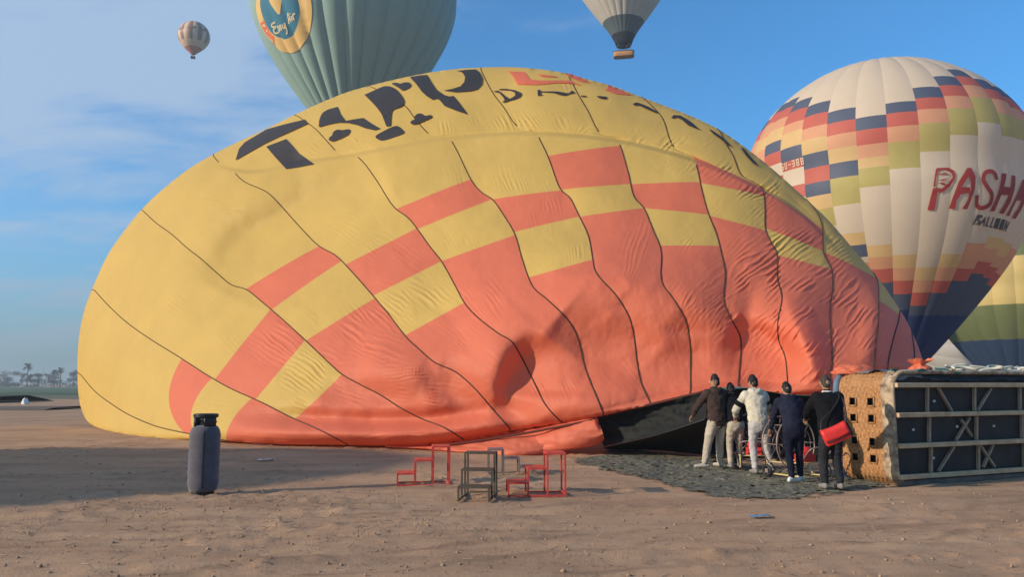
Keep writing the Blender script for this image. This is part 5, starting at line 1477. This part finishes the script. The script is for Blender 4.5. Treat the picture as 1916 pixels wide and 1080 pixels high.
M_SKIN = material('tan_skin', (0.34, 0.185, 0.115), rough=0.5, spec=0.3, var=0.1, vscale=20)
M_HAIR = material('black_hair', (0.012, 0.010, 0.009), rough=0.6, bump=0.6, bscale=90, bdist=0.01)
M_CROP = material('cropped_hair', (0.045, 0.034, 0.028), rough=0.7, var=0.3, vscale=30)
M_EYE = material('eye_white', (0.6, 0.57, 0.53), rough=0.3)
V3 = lambda *a: Vector(a)
def person(loc, rz, label, height=1.75, lean=0.0, hip=(0, 0), lh=(-.25, .45, 1.05), rh=(.25, .45, 1.05), lf=(-.12, .0), rf=(.12, .0), foot_yaw=(0.1, -0.1), head_yaw=0.0, head_pitch=0.25,
           jacket=None, trousers=None, shoe=None, hair='short', hood=False, bulk=1.0, tr_bulk=1.0, jacket_len=0.0, elbows=None, collar=None, cap=None, cuffs=None):
    """local axes: x to the person's right, y forward, z up"""
    S = height / 1.75
    t = empty('person', loc, rz, label, 'person', 'crew holding the balloon mouth')
    P = Vector((hip[0], hip[1], 0.93 * S))                                        # pelvis
    up = Vector((0, math.sin(lean), math.cos(lean)))
    waist = P + up * 0.16 * S; chest = P + up * 0.36 * S; sh = P + up * 0.51 * S; nk = P + (up * 0.565 + Vector((0, 0.01, 0))) * S
    fw = Vector((0, math.cos(lean), -math.sin(lean)))
    hd_up = Vector((0, math.sin(lean * .5 + head_pitch * .6), math.cos(lean * .5 + head_pitch * .6)))
    head = nk + hd_up * 0.135 * S
    shl = sh + V3(-0.185, 0, -0.02) * S; shr = sh + V3(0.185, 0, -0.02) * S
    hands = [Vector(lh) * S, Vector(rh) * S]
    def elbow(s_, h_, side, k):
        if elbows and elbows[k] is not None: return Vector(elbows[k]) * S
        d = h_ - s_; L = 0.56 * S; m_ = (s_ + h_) / 2
        slack = math.sqrt(max(0.0, (L / 2) ** 2 - (d.length / 2) ** 2))
        return m_ + Vector((side * 0.75, -0.3, -0.6)).normalized() * slack
    # clamp reach
    for k, s_ in enumerate((shl, shr)):
        d = hands[k] - s_
        if d.length > 0.57 * S: hands[k] = s_ + d.normalized() * 0.57 * S
    elb = [elbow(shl, hands[0], -1, 0), elbow(shr, hands[1], 1, 1)]
    hips = [P + V3(-0.09, 0, -0.03) * S, P + V3(0.09, 0, -0.03) * S]
    feet = [V3(lf[0], lf[1], 0.085) * S, V3(rf[0], rf[1], 0.085) * S]
    knees = []
    for h_, f_ in zip(hips, feet):
        d = f_ - h_; m_ = (h_ + f_) / 2; L = 0.83 * S
        knees.append(m_ + Vector((0, 1, 0.1)).normalized() * math.sqrt(max(0.0004, (L / 2) ** 2 - (d.length / 2) ** 2)))
    s = S
    # --- body, one skin
    L = []
    rotz = Matrix.Rotation(head_yaw, 3, 'Z')
    hf = rotz @ (Vector((0, 1, 0)) - hd_up * hd_up.y).normalized(); hx = hf.cross(hd_up)
    L.append([(P - up * .06 * s, .13 * s, .09 * s), (waist, .125 * s, .085 * s), (chest, .145 * s, .095 * s), (sh, .12 * s, .07 * s), (nk - up * .02, .06 * s, .06 * s)])
    L.append([(nk - up * .05 * s, .056 * s, .058 * s), (nk + hd_up * .03 * s, .053 * s, .056 * s), (head - hd_up * .04 * s, .055 * s, .06 * s)])
    c = head
    L.append([(c - hd_up * .105 * s + hf * .035 * s, .036 * s, .040 * s), (c - hd_up * .07 * s + hf * .018 * s, .058 * s, .072 * s), (c - hd_up * .02 * s, .069 * s, .090 * s), (c + hd_up * .04 * s - hf * .004 * s, .073 * s, .094 * s), (c + hd_up * .085 * s - hf * .008 * s, .058 * s, .075 * s)])
    L.append([(c + hd_up * .015 * s + hf * .085 * s, .008 * s, .008 * s), (c - hd_up * .012 * s + hf * .098 * s, .012 * s, .013 * s), (c - hd_up * .028 * s + hf * .104 * s, .015 * s, .012 * s)])     # nose
    for sg in (-1, 1): L.append([(c - hd_up * .025 * s + hx * sg * .076 * s - hf * .008 * s, .010 * s, .015 * s), (c + hd_up * .025 * s + hx * sg * .089 * s - hf * .016 * s, .010 * s, .021 * s)])  # ears
    for k in (0, 1):
        s0 = (shl, shr)[k]
        L.append([(s0, .05 * s, .05 * s), ((s0 + elb[k]) / 2, .043 * s, .043 * s), (elb[k], .036 * s, .036 * s), (elb[k].lerp(hands[k], .4), .036 * s, .034 * s), (hands[k], .024 * s, .02 * s)])
        L.append([(hips[k], .085 * s, .085 * s), (hips[k].lerp(knees[k], .5), .07 * s, .07 * s), (knees[k], .05 * s, .052 * s), (knees[k].lerp(feet[k], .35), .05 * s, .053 * s), (feet[k] + V3(0, 0, .02), .033 * s, .036 * s)])
        d = (hands[k] - elb[k]).normalized(); sd = -1 if k == 0 else 1
        nrm = Vector((0, 0, 1)) - d * d.z; nrm = nrm.normalized() if nrm.length > .2 else Vector((0, -1, 0))
        lat_ = d.cross(nrm).normalized()
        h0 = hands[k]
        L.append([(h0, .026 * s, .018 * s), (h0 + d * .045 * s, .038 * s, .017 * s), (h0 + d * .085 * s, .040 * s, .015 * s)])
        for i, (o_, fl) in enumerate(((-.030, .062), (-.010, .074), (.011, .070), (.030, .055))):
            b0 = h0 + d * .08 * s + lat_ * o_ * s
            L.append([(b0, .0095 * s, .0095 * s), (b0 + (d * .6 - nrm * .25) * fl * s, .009 * s, .009 * s), (b0 + (d * .75 - nrm * .75) * fl * s, .0075 * s, .0075 * s)])
        b0 = h0 + d * .03 * s - lat_ * sd * .03 * s
        L.append([(b0, .012 * s, .011 * s), (b0 - lat_ * sd * .028 * s + d * .02 * s, .0105 * s, .0105 * s), (b0 - lat_ * sd * .032 * s + d * .05 * s - nrm * .012 * s, .0085 * s, .0085 * s)])
    fuse('body', [lerp_chain(q, 4) for q in L], 0.011, M_SKIN, t, 2)
    for sg in (-1, 1):
        mb = MB(); e_ = c + hd_up * .012 * s + hx * sg * .03 * s + hf * .079 * s
        mb.lathe([(-.011, .002), (-.006, .009), (0, .012), (.006, .009), (.011, .002)], 10, tuple(e_)); mb.build('eye', M_EYE, t, True)
    # --- hair
    if hair == 'thick': hw, off_ = 1.22, .012
    elif hair == 'crop': hw, off_ = 1.10, .003
    else: hw, off_ = 1.17, .008
    HL = [[(c - hd_up * .036 * s - hf * .050 * s, .056 * s * hw, .040 * s * hw), (c + hd_up * .01 * s - hf * .028 * s, .070 * s * hw, .068 * s * hw), (c + hd_up * .055 * s - hf * .014 * s, .072 * s * hw, .084 * s * hw), (c + hd_up * (.092 + off_) * s - hf * .01 * s, .054 * s * hw, .066 * s * hw)]]
    if hair == 'thick':
        for q in range(9):
            a = q * .7; HL.append([(c + hd_up * .06 * s + (hx * math.cos(a) * .06 + hf * (math.sin(a) * .07 - .01)) * s, .03 * s, .03 * s), (c + hd_up * .085 * s + (hx * math.cos(a) * .055 + hf * (math.sin(a) * .065 - .01)) * s, .028 * s, .028 * s)])
    fuse('hair', [lerp_chain(q, 4) for q in HL], 0.010, M_HAIR if hair != 'crop' else M_CROP, t, 2, 0.004, 40, (1, 1, 1))
    # --- trousers
    TB = tr_bulk
    L = [[(P + up * .07 * s, .155 * s, .115 * s), (P, .168 * s, .128 * s), (P - V3(0, .01, .08) * s, .165 * s, .125 * s)]]
    for k in (0, 1):
        L.append([(hips[k] - V3(0, 0, .02) * s, .100 * s, .115 * s), (hips[k].lerp(knees[k], .45), .086 * s * TB, .092 * s * TB), (knees[k], .070 * s * TB, .072 * s * TB), (knees[k].lerp(feet[k], .45), .062 * s * TB, .066 * s * TB), (feet[k] + V3(0, -.01, .03) * s, .052 * s * TB, .058 * s * TB)])
    fuse('trousers', [lerp_chain(q, 5) for q in L], 0.014, trousers, t, 3, 0.009, 13, (1, 1, 1.6))
    # --- jacket
    B = bulk; jl = jacket_len
    L = [[(P + up * (.0 - jl) * s, .175 * s * B, .130 * s * B), (P + up * (.05 - jl * .5) * s, .178 * s * B, .135 * s * B), (waist, .168 * s * B, .128 * s * B), (chest, .185 * s * B, .135 * s * B), (sh - up * .02 * s, .175 * s * B, .105 * s * B), (sh + up * .035 * s, .10 * s, .075 * s), (nk + up * .005, .070 * s, .068 * s)]]
    for k in (0, 1):
        s0 = (shl, shr)[k]
        L.append([(s0 + V3((.02 if k == 0 else -.02), 0, 0), .078 * s * B, .082 * s * B), (s0.lerp(elb[k], .5), .068 * s * B, .070 * s * B), (elb[k], .060 * s * B, .062 * s * B), (elb[k].lerp(hands[k], .5), .053 * s * B, .055 * s * B), (elb[k].lerp(hands[k], .93), .043 * s * B, .043 * s * B)])
    if hood:
        b0 = nk - fw * .06 * s
        L.append([(b0 + V3(-.10, .02, .0) * s, .035 * s, .04 * s), (b0 + V3(-.06, -.035, -.03) * s, .05 * s, .05 * s), (b0 + V3(0, -.055, -.06) * s, .06 * s, .055 * s), (b0 + V3(.06, -.035, -.03) * s, .05 * s, .05 * s), (b0 + V3(.10, .02, .0) * s, .035 * s, .04 * s)])
        L.append([(b0 + V3(-.03, -.04, -.03) * s, .05 * s, .04 * s), (b0 + V3(0, -.055, -.14) * s, .045 * s, .03 * s), (b0 + V3(.0, -.05, -.18) * s, .02 * s, .02 * s)])
    jk = fuse('jacket', [lerp_chain(q, 5) for q in L], 0.014, jacket, t, 3, 0.012, 11, (1, 1, 1.3))
    if collar:
        mb = MB(); mb.ring(tuple(nk + up * .012), .062 * s, .016 * s, 'z', 24, 8); mb.build('collar', collar, t, True)
    if cuffs:
        for k, spans in cuffs:
            for u0, u1, m_ in spans:
                def arm(u): return (shl, shr)[k].lerp(elb[k], u * 2) if u < .5 else elb[k].lerp(hands[k], u * 2 - 1)
                mb = MB(); us = np.linspace(u0, u1, 6)
                rad = [(.078 - .03 * u_) * s * B + .004 for u_ in us]
                mb.tube([arm(u_) for u_ in us], rad, 18); mb.build('sleeve_stripe', m_, jk, True)
    # --- shoes
    for k in (0, 1):
        yaw = foot_yaw[k]; f = Vector((math.sin(yaw), math.cos(yaw), 0)); a0 = Vector((feet[k].x, feet[k].y, 0))
        L = [[(a0 - f * .065 * s + V3(0, 0, .048) * s, .036 * s, .044 * s), (a0 + V3(0, 0, .050) * s, .042 * s, .048 * s), (a0 + f * .08 * s + V3(0, 0, .040) * s, .047 * s, .038 * s), (a0 + f * .17 * s + V3(0, 0, .034) * s, .044 * s, .030 * s)],
             [(a0 - f * .01 * s + V3(0, 0, .05) * s, .042 * s, .046 * s), (a0 - f * .012 * s + V3(0, 0, .105) * s, .040 * s, .044 * s)]]
        fuse('shoe', [lerp_chain(q, 4) for q in L], 0.010, shoe, t, 2)
    return t, dict(P=P, chest=chest, sh=sh, shl=shl, shr=shr, nk=nk, waist=waist, S=S, up=up, fw=fw)

def cloth(name, c, var=0.18): return material(name, c, rough=0.9, spec=0.08, var=var, vscale=7, bump=0.3, bscale=30, sheen=0.1 if max(c) > .1 else 0.0)
M_BROWN = cloth('brown_quilt', (0.055, 0.036, 0.030)); M_BEIGE = cloth('stone_trousers', (0.43, 0.37, 0.29)); M_BLACKC = cloth('black_cloth', (0.009, 0.009, 0.011))
M_CREAM = cloth('cream_hoodie', (0.54, 0.49, 0.38)); M_LGREY = cloth('light_grey_trousers', (0.45, 0.43, 0.42)); M_NAVYC = cloth('navy_jacket', (0.017, 0.019, 0.036)); M_NAVYT = cloth('navy_trousers', (0.013, 0.015, 0.030))
M_CHAR = cloth('charcoal_trousers', (0.026, 0.027, 0.032)); M_WHITE = material('white_shoe', (0.75, 0.72, 0.66), rough=0.5); M_GSHOE = material('grey_shoe', (0.22, 0.20, 0.19), rough=0.6); M_TSHOE = material('sand_shoe', (0.42, 0.38, 0.33), rough=0.6)
M_WCL = cloth('white_collar', (0.7, 0.68, 0.64), 0.05)
def stand(px, py): 
    q = ground_at(px, py); return (q.x, q.y, 0.03)
# dark clothed man half hidden behind the brown jacket
pA, _ = person(stand(1375, 878), R(6), 'person in dark clothes and pale trousers half hidden behind the brown jacket', 1.66, lean=0.30, hip=(0, -.12), lh=(-.2, .42, 1.1), rh=(.25, .45, 1.08), lf=(-.13, -.1), rf=(.13, .05), head_pitch=.35,
       jacket=M_BLACKC, trousers=M_BEIGE, shoe=M_GSHOE, hair='short')
# brown jacket, reaching left for the scoop
pB, _ = person(stand(1341, 878), R(14), 'person in brown hooded jacket and stone trousers reaching left for the black scoop', 1.80, lean=0.10, hip=(0.02, -.05), lh=(-.36, .22, .98), rh=(.30, .38, 1.02), lf=(-.27, -.04), rf=(.12, .10), foot_yaw=(-1.2, -.1), head_yaw=R(42), head_pitch=.05,
       jacket=M_BROWN, trousers=M_BEIGE, shoe=M_TSHOE, hair='short', hood=True, bulk=1.10, tr_bulk=1.16, jacket_len=0.06)
# cream hoodie with striped sleeves
pC, jC = person(stand(1418, 890), R(6), 'person in cream hoodie with black striped sleeves bending to hold the mouth', 1.79, lean=0.28, hip=(0, -.12), lh=(-.26, .30, 1.0), rh=(.42, .36, 1.02), lf=(-.06, -.02), rf=(.24, .0), foot_yaw=(.0, -.4), head_yaw=R(20), head_pitch=.25,
       jacket=M_CREAM, trousers=M_LGREY, shoe=M_GSHOE, hair='thick', hood=True, bulk=1.06, tr_bulk=1.0,
       cuffs=[(0, [(.22, .36, M_BLACKC), (.60, .68, M_BLACKC)]), (1, [(.22, .36, M_BLACKC), (.60, .68, M_BLACKC)])])
# navy jacket
pD, _ = person(stand(1484, 906), R(-4), 'person in navy hooded jacket with white shoes stooping between fan and bag', 1.72, lean=0.50, hip=(0, -.16), lh=(-.26, .42, .80), rh=(.30, .35, .85), lf=(-.04, -.08), rf=(.15, .10), foot_yaw=(.9, .55), head_yaw=R(8), head_pitch=.35,
       jacket=M_NAVYC, trousers=M_NAVYT, shoe=M_WHITE, hair='short', hood=True, bulk=1.0)
# black jacket with the red bag
pE, jE = person(stand(1557, 919), R(4), 'person in black jacket and charcoal trousers with white collar beside the basket', 1.76, lean=0.16, hip=(0, -.08), lh=(-.18, .42, 1.08), rh=(.22, .42, 1.06), lf=(-.12, .0), rf=(.12, -.02), foot_yaw=(.1, .05), head_yaw=R(-10), head_pitch=.35,
       jacket=M_BLACKC, trousers=M_CHAR, shoe=M_GSHOE, hair='crop', bulk=1.22, tr_bulk=1.1, jacket_len=0.05, collar=M_WCL)
# red shoulder bag, hanging at his back
M_REDB = material('red_leather', (0.62, 0.035, 0.03), rough=0.45, var=0.12, vscale=8, bump=0.2, bscale=40)
mt = Matrix.Translation(Vector(pE.location)) @ Matrix.Rotation(pE.rotation_euler.z, 4, 'Z')
BAG = empty('shoulder_bag', mt @ Vector((-.07, -.36, 0.86)), pE.rotation_euler.z - .25, 'bright red satchel slung at the back of the black jacket', 'bag')
BAG.rotation_euler = (0, R(-24), pE.rotation_euler.z - .25)
mb = MB(); mb.box((0, 0, 0), (.40, .13, .25)); bevel(mb.build('bag_body', M_REDB, BAG, True), .035, 4)
mb = MB(); V = []
xs = np.linspace(-.195, .195, 10); prof = [(.07, .118), (-.0, .137), (-.072, .12), (-.080, .06), (-.076, -.01), (-.072, -.055)]
V = [(x, y, z - .012 * math.cos(x * 9)) for y, z in prof for x in xs]
mb.add(V, [tuple(f) for f in grid_faces(len(prof), 10)]); fl = mb.build('bag_flap', M_REDB, BAG, True)
sm = fl.modifiers.new('thick', 'SOLIDIFY'); sm.thickness = .008
mb = MB(); mb.tube([(-.19, -.082, -.056), (0, -.084, -.068), (.19, -.082, -.056)], .006, 6); mb.build('piping', M_BLK, fl, True)
mb = MB(); mb.box((.215, 0, 0), (.035, .12, .20)); bevel(mb.build('end_gusset', M_BLK, BAG), .01)
loc_ = lambda v: BAG.matrix_basis.inverted() @ (mt @ v)
S_ = jE['S']
stp = [Vector((-.20, 0, .06)), loc_(Vector((-.23, -.24, 1.05))), loc_(Vector((-.05, -.215, 1.22))), loc_(Vector((.12, -.13, 1.42))), loc_(Vector((.15, .0, 1.49)))]
mb = MB(); mb.tube(catmull([tuple(p) for p in stp], 6), .013, 6); mb.build('strap', M_BLK, BAG, True)
stp = [Vector((.20, 0, .08)), loc_(Vector((.16, -.26, 1.1))), loc_(Vector((.17, -.17, 1.36))), loc_(Vector((.16, .0, 1.48)))]
mb = MB(); mb.tube(catmull([tuple(p) for p in stp], 6), .013, 6); mb.build('strap', M_BLK, BAG, True)
# ------------------------------------------------------------------ far trees, palms and masts on the left skyline
M_LEAF = material('far_leaf', (0.035, 0.055, 0.035), rough=0.9, var=0.4, vscale=0.4)
M_TRUNK = material('far_trunk', (0.13, 0.10, 0.08), rough=0.9)
M_MAST = material('pale_mast', (0.45, 0.45, 0.43), rough=0.6)
def leaf_cloud(cs, n, size, seed):
    """small leaf faces through a set of ellipsoids (centre, radii)"""
    r = np.random.default_rng(seed); V = []
    k = r.integers(0, len(cs), n)
    C = np.array([c for c, _ in cs])[k]; Q = np.array([q for _, q in cs])[k]
    d = r.normal(size=(n, 3)); d /= np.linalg.norm(d, axis=1, keepdims=True)
    p = C + d * Q * (r.random((n, 1)) ** 0.45)
    a = r.normal(size=(n, 3)); a /= np.linalg.norm(a, axis=1, keepdims=True); b_ = np.cross(a, d); b_ /= np.linalg.norm(b_, axis=1, keepdims=True) + 1e-9
    s = size * r.uniform(.6, 1.4, (n, 1))
    V = np.stack([p - a * s, p + b_ * s * .6, p + a * s, p - b_ * s * .6], 1).reshape(-1, 3)
    return V, np.arange(n * 4).reshape(n, 4)
def far_tree(px, D, h, w, label, seed):
    h *= D / 330; w *= D / 330
    x = float(at(px, 720, D)[0]); r = np.random.default_rng(seed)
    t = empty('tree', (x, D, 0), 0, label, 'tree', 'trees on the far skyline')
    mb = MB(); mb.tube([(0, 0, -.2), (.1, 0, h * .3), (-.1, .1, h * .7)], [w * .05, w * .04, w * .02], 7)
    for k in range(4):
        a = k * 1.6; mb.tube([(0, 0, h * .35), (w * .3 * math.cos(a), w * .3 * math.sin(a), h * .62)], [w * .025, w * .012], 5)
    mb.build('trunk', M_TRUNK, t, True)
    cs = [((r.normal(0, w * .24), r.normal(0, w * .24), h * r.uniform(.38, .88)), (w * r.uniform(.16, .30), w * .26, h * r.uniform(.10, .18))) for _ in range(11)]
    V, F = leaf_cloud(cs, 1500, h * .030, seed); mesh_obj('crown', V, F, M_LEAF, t, smooth=False)
def palm(px, D, h, label, seed, fr=2.6):
    h *= D / 330; fr *= D / 330
    x = float(at(px, 720, D)[0]); r = np.random.default_rng(seed)
    t = empty('palm_tree', (x, D, 0), 0, label, 'palm tree', 'palms on the far skyline')
    mb = MB(); mb.tube([(0, 0, -.2), (.15, 0, h * .5), (.05, 0, h)], [.4, .3, .3], 8); mb.build('trunk', M_TRUNK, t, True)
    V = []; F = []
    for k in range(34):
        a = r.uniform(0, 6.28); el = r.uniform(-.5, 1.2); pts = []
        for i in range(6):
            q = i / 5; pts.append(np.array([math.cos(a) * math.cos(el) * q * fr, math.sin(a) * math.cos(el) * q * fr, h + math.sin(el) * q * fr - 1.1 * q * q]))
        sd = np.array([-math.sin(a), math.cos(a), 0]); b_ = len(V)
        for i, p in enumerate(pts):
            w = .6 * (1 - abs(i / 5 - .4)) * (1 if i < 5 else .2)
            V += [p - sd * w + np.array([0, 0, -.2 * w]), p, p + sd * w + np.array([0, 0, -.2 * w])]
        for i in range(5):
            for j in (0, 1): F.append((b_ + i * 3 + j, b_ + i * 3 + j + 1, b_ + i * 3 + j + 4, b_ + i * 3 + j + 3))
    mesh_obj('fronds', V, F, M_LEAF, t, smooth=False)
TD_ = 470.0
KT = TD_ / 330.0
palm(50, TD_, 8.6, 'tallest palm on the far left skyline, rising over a bushy tree', 1, 2.4)
palm(101, TD_ + 15, 6.2, 'low palm right of the pale masts on the skyline', 2, 2.0)
palm(112, TD_ + 10, 7.0, 'rightmost palm of the group on the far skyline', 3, 2.2)
far_tree(50, TD_ + 3, 6.6, 4.6, 'bushy tree under the tallest palm on the skyline', 11)
far_tree(70, TD_ + 12, 6.0, 6.2, 'broad tree between the tallest palm and the masts', 12)
far_tree(97, TD_ + 25, 5.6, 5.0, 'small round tree behind the masts and the low palm', 13)
far_tree(137, TD_ + 60, 7.2, 6.5, 'hazy tree just left of the yellow cloth edge', 14)
far_tree(12, TD_ + 90, 6.5, 9.0, 'wide hazy tree at the far left end of the skyline', 15)
for px, D, h, lab in ((79, 420, 11.0, 'tallest thin mast standing among the far trees'), (76, 424, 6.2, 'pale thin post left of the tallest mast'), (88, 428, 6.4, 'pale thin post right of the tallest mast')):
    x = float(at(px, 720, D)[0]); mb = MB(); mb.tube([(x, D, 0), (x, D, h)], [.13, .09], 8)
    for z_ in (h * .92,): mb.bar((x - .7, D, z_), (x + .7, D, z_), .08)
    tag(mb.build('mast', M_MAST), lab, 'mast', 'masts among the far trees')
# far woods that read as one mass
r = np.random.default_rng(5); cs = []
for i in range(170):
    x = r.uniform(-420, 420); cs.append(((x, r.uniform(480, 560), r.uniform(.6, 3.4)), (r.uniform(5, 12), 5, r.uniform(1.4, 3.2))))
V, F = leaf_cloud(cs, 26000, 0.55, 8)
tag(mesh_obj('distant_treeline', V, F, M_LEAF, smooth=False), kind='stuff')

# ------------------------------------------------------------------ another standing balloon off to the left: its long shadow crosses the lot
M_OB = fabric('orange_cloth', (0.60, 0.30, 0.10), 0.08, 0.05)
M_OD = fabric('maroon_cloth_far', (0.25, 0.04, 0.04), 0.05, 0.05)
OFF_C = (-50.6, -0.5)
OB = empty('orange_balloon', (OFF_C[0], OFF_C[1], 0), 0, 'orange and maroon balloon standing ready well to the left of the lot', 'hot air balloon', 'hot air balloons at the launch site')
rev_o = Rev(6.5, 20, 0.014, P_PROF)
shared_panels(rev_o, OB, lambda k: [(0, .3, 'D'), (.3, .7, 'O'), (.7, 1, 'D')], {'O': M_OB, 'D': M_OD}, 'panel', 13.1)
simple_basket(OB, (0, 0, 0), 4.5, 2.0, 1.1, 0.2, M_WICK_F, M_DARKL, M_STEEL, 13.1 - 1.613 * 6.5, 0.15 * 6.5)

# ------------------------------------------------------------------ morning haze over the fields
hm = bpy.data.materials.new('haze_air'); hm.use_nodes = True
hn = hm.node_tree; hn.nodes.clear()
ho = hn.nodes.new('ShaderNodeOutputMaterial'); hv = hn.nodes.new('ShaderNodeVolumePrincipled')
hv.inputs['Color'].default_value = (0.80, 0.88, 0.95, 1); hv.inputs['Density'].default_value = 0.0007; hv.inputs['Anisotropy'].default_value = 0.2
hn.links.new(hv.outputs[0], ho.inputs['Volume'])
mb = MB(); mb.box((0, 260, 58.0), (1600, 680, 118)); hz_ = mb.build('haze', hm)
tag(hz_, kind='stuff')
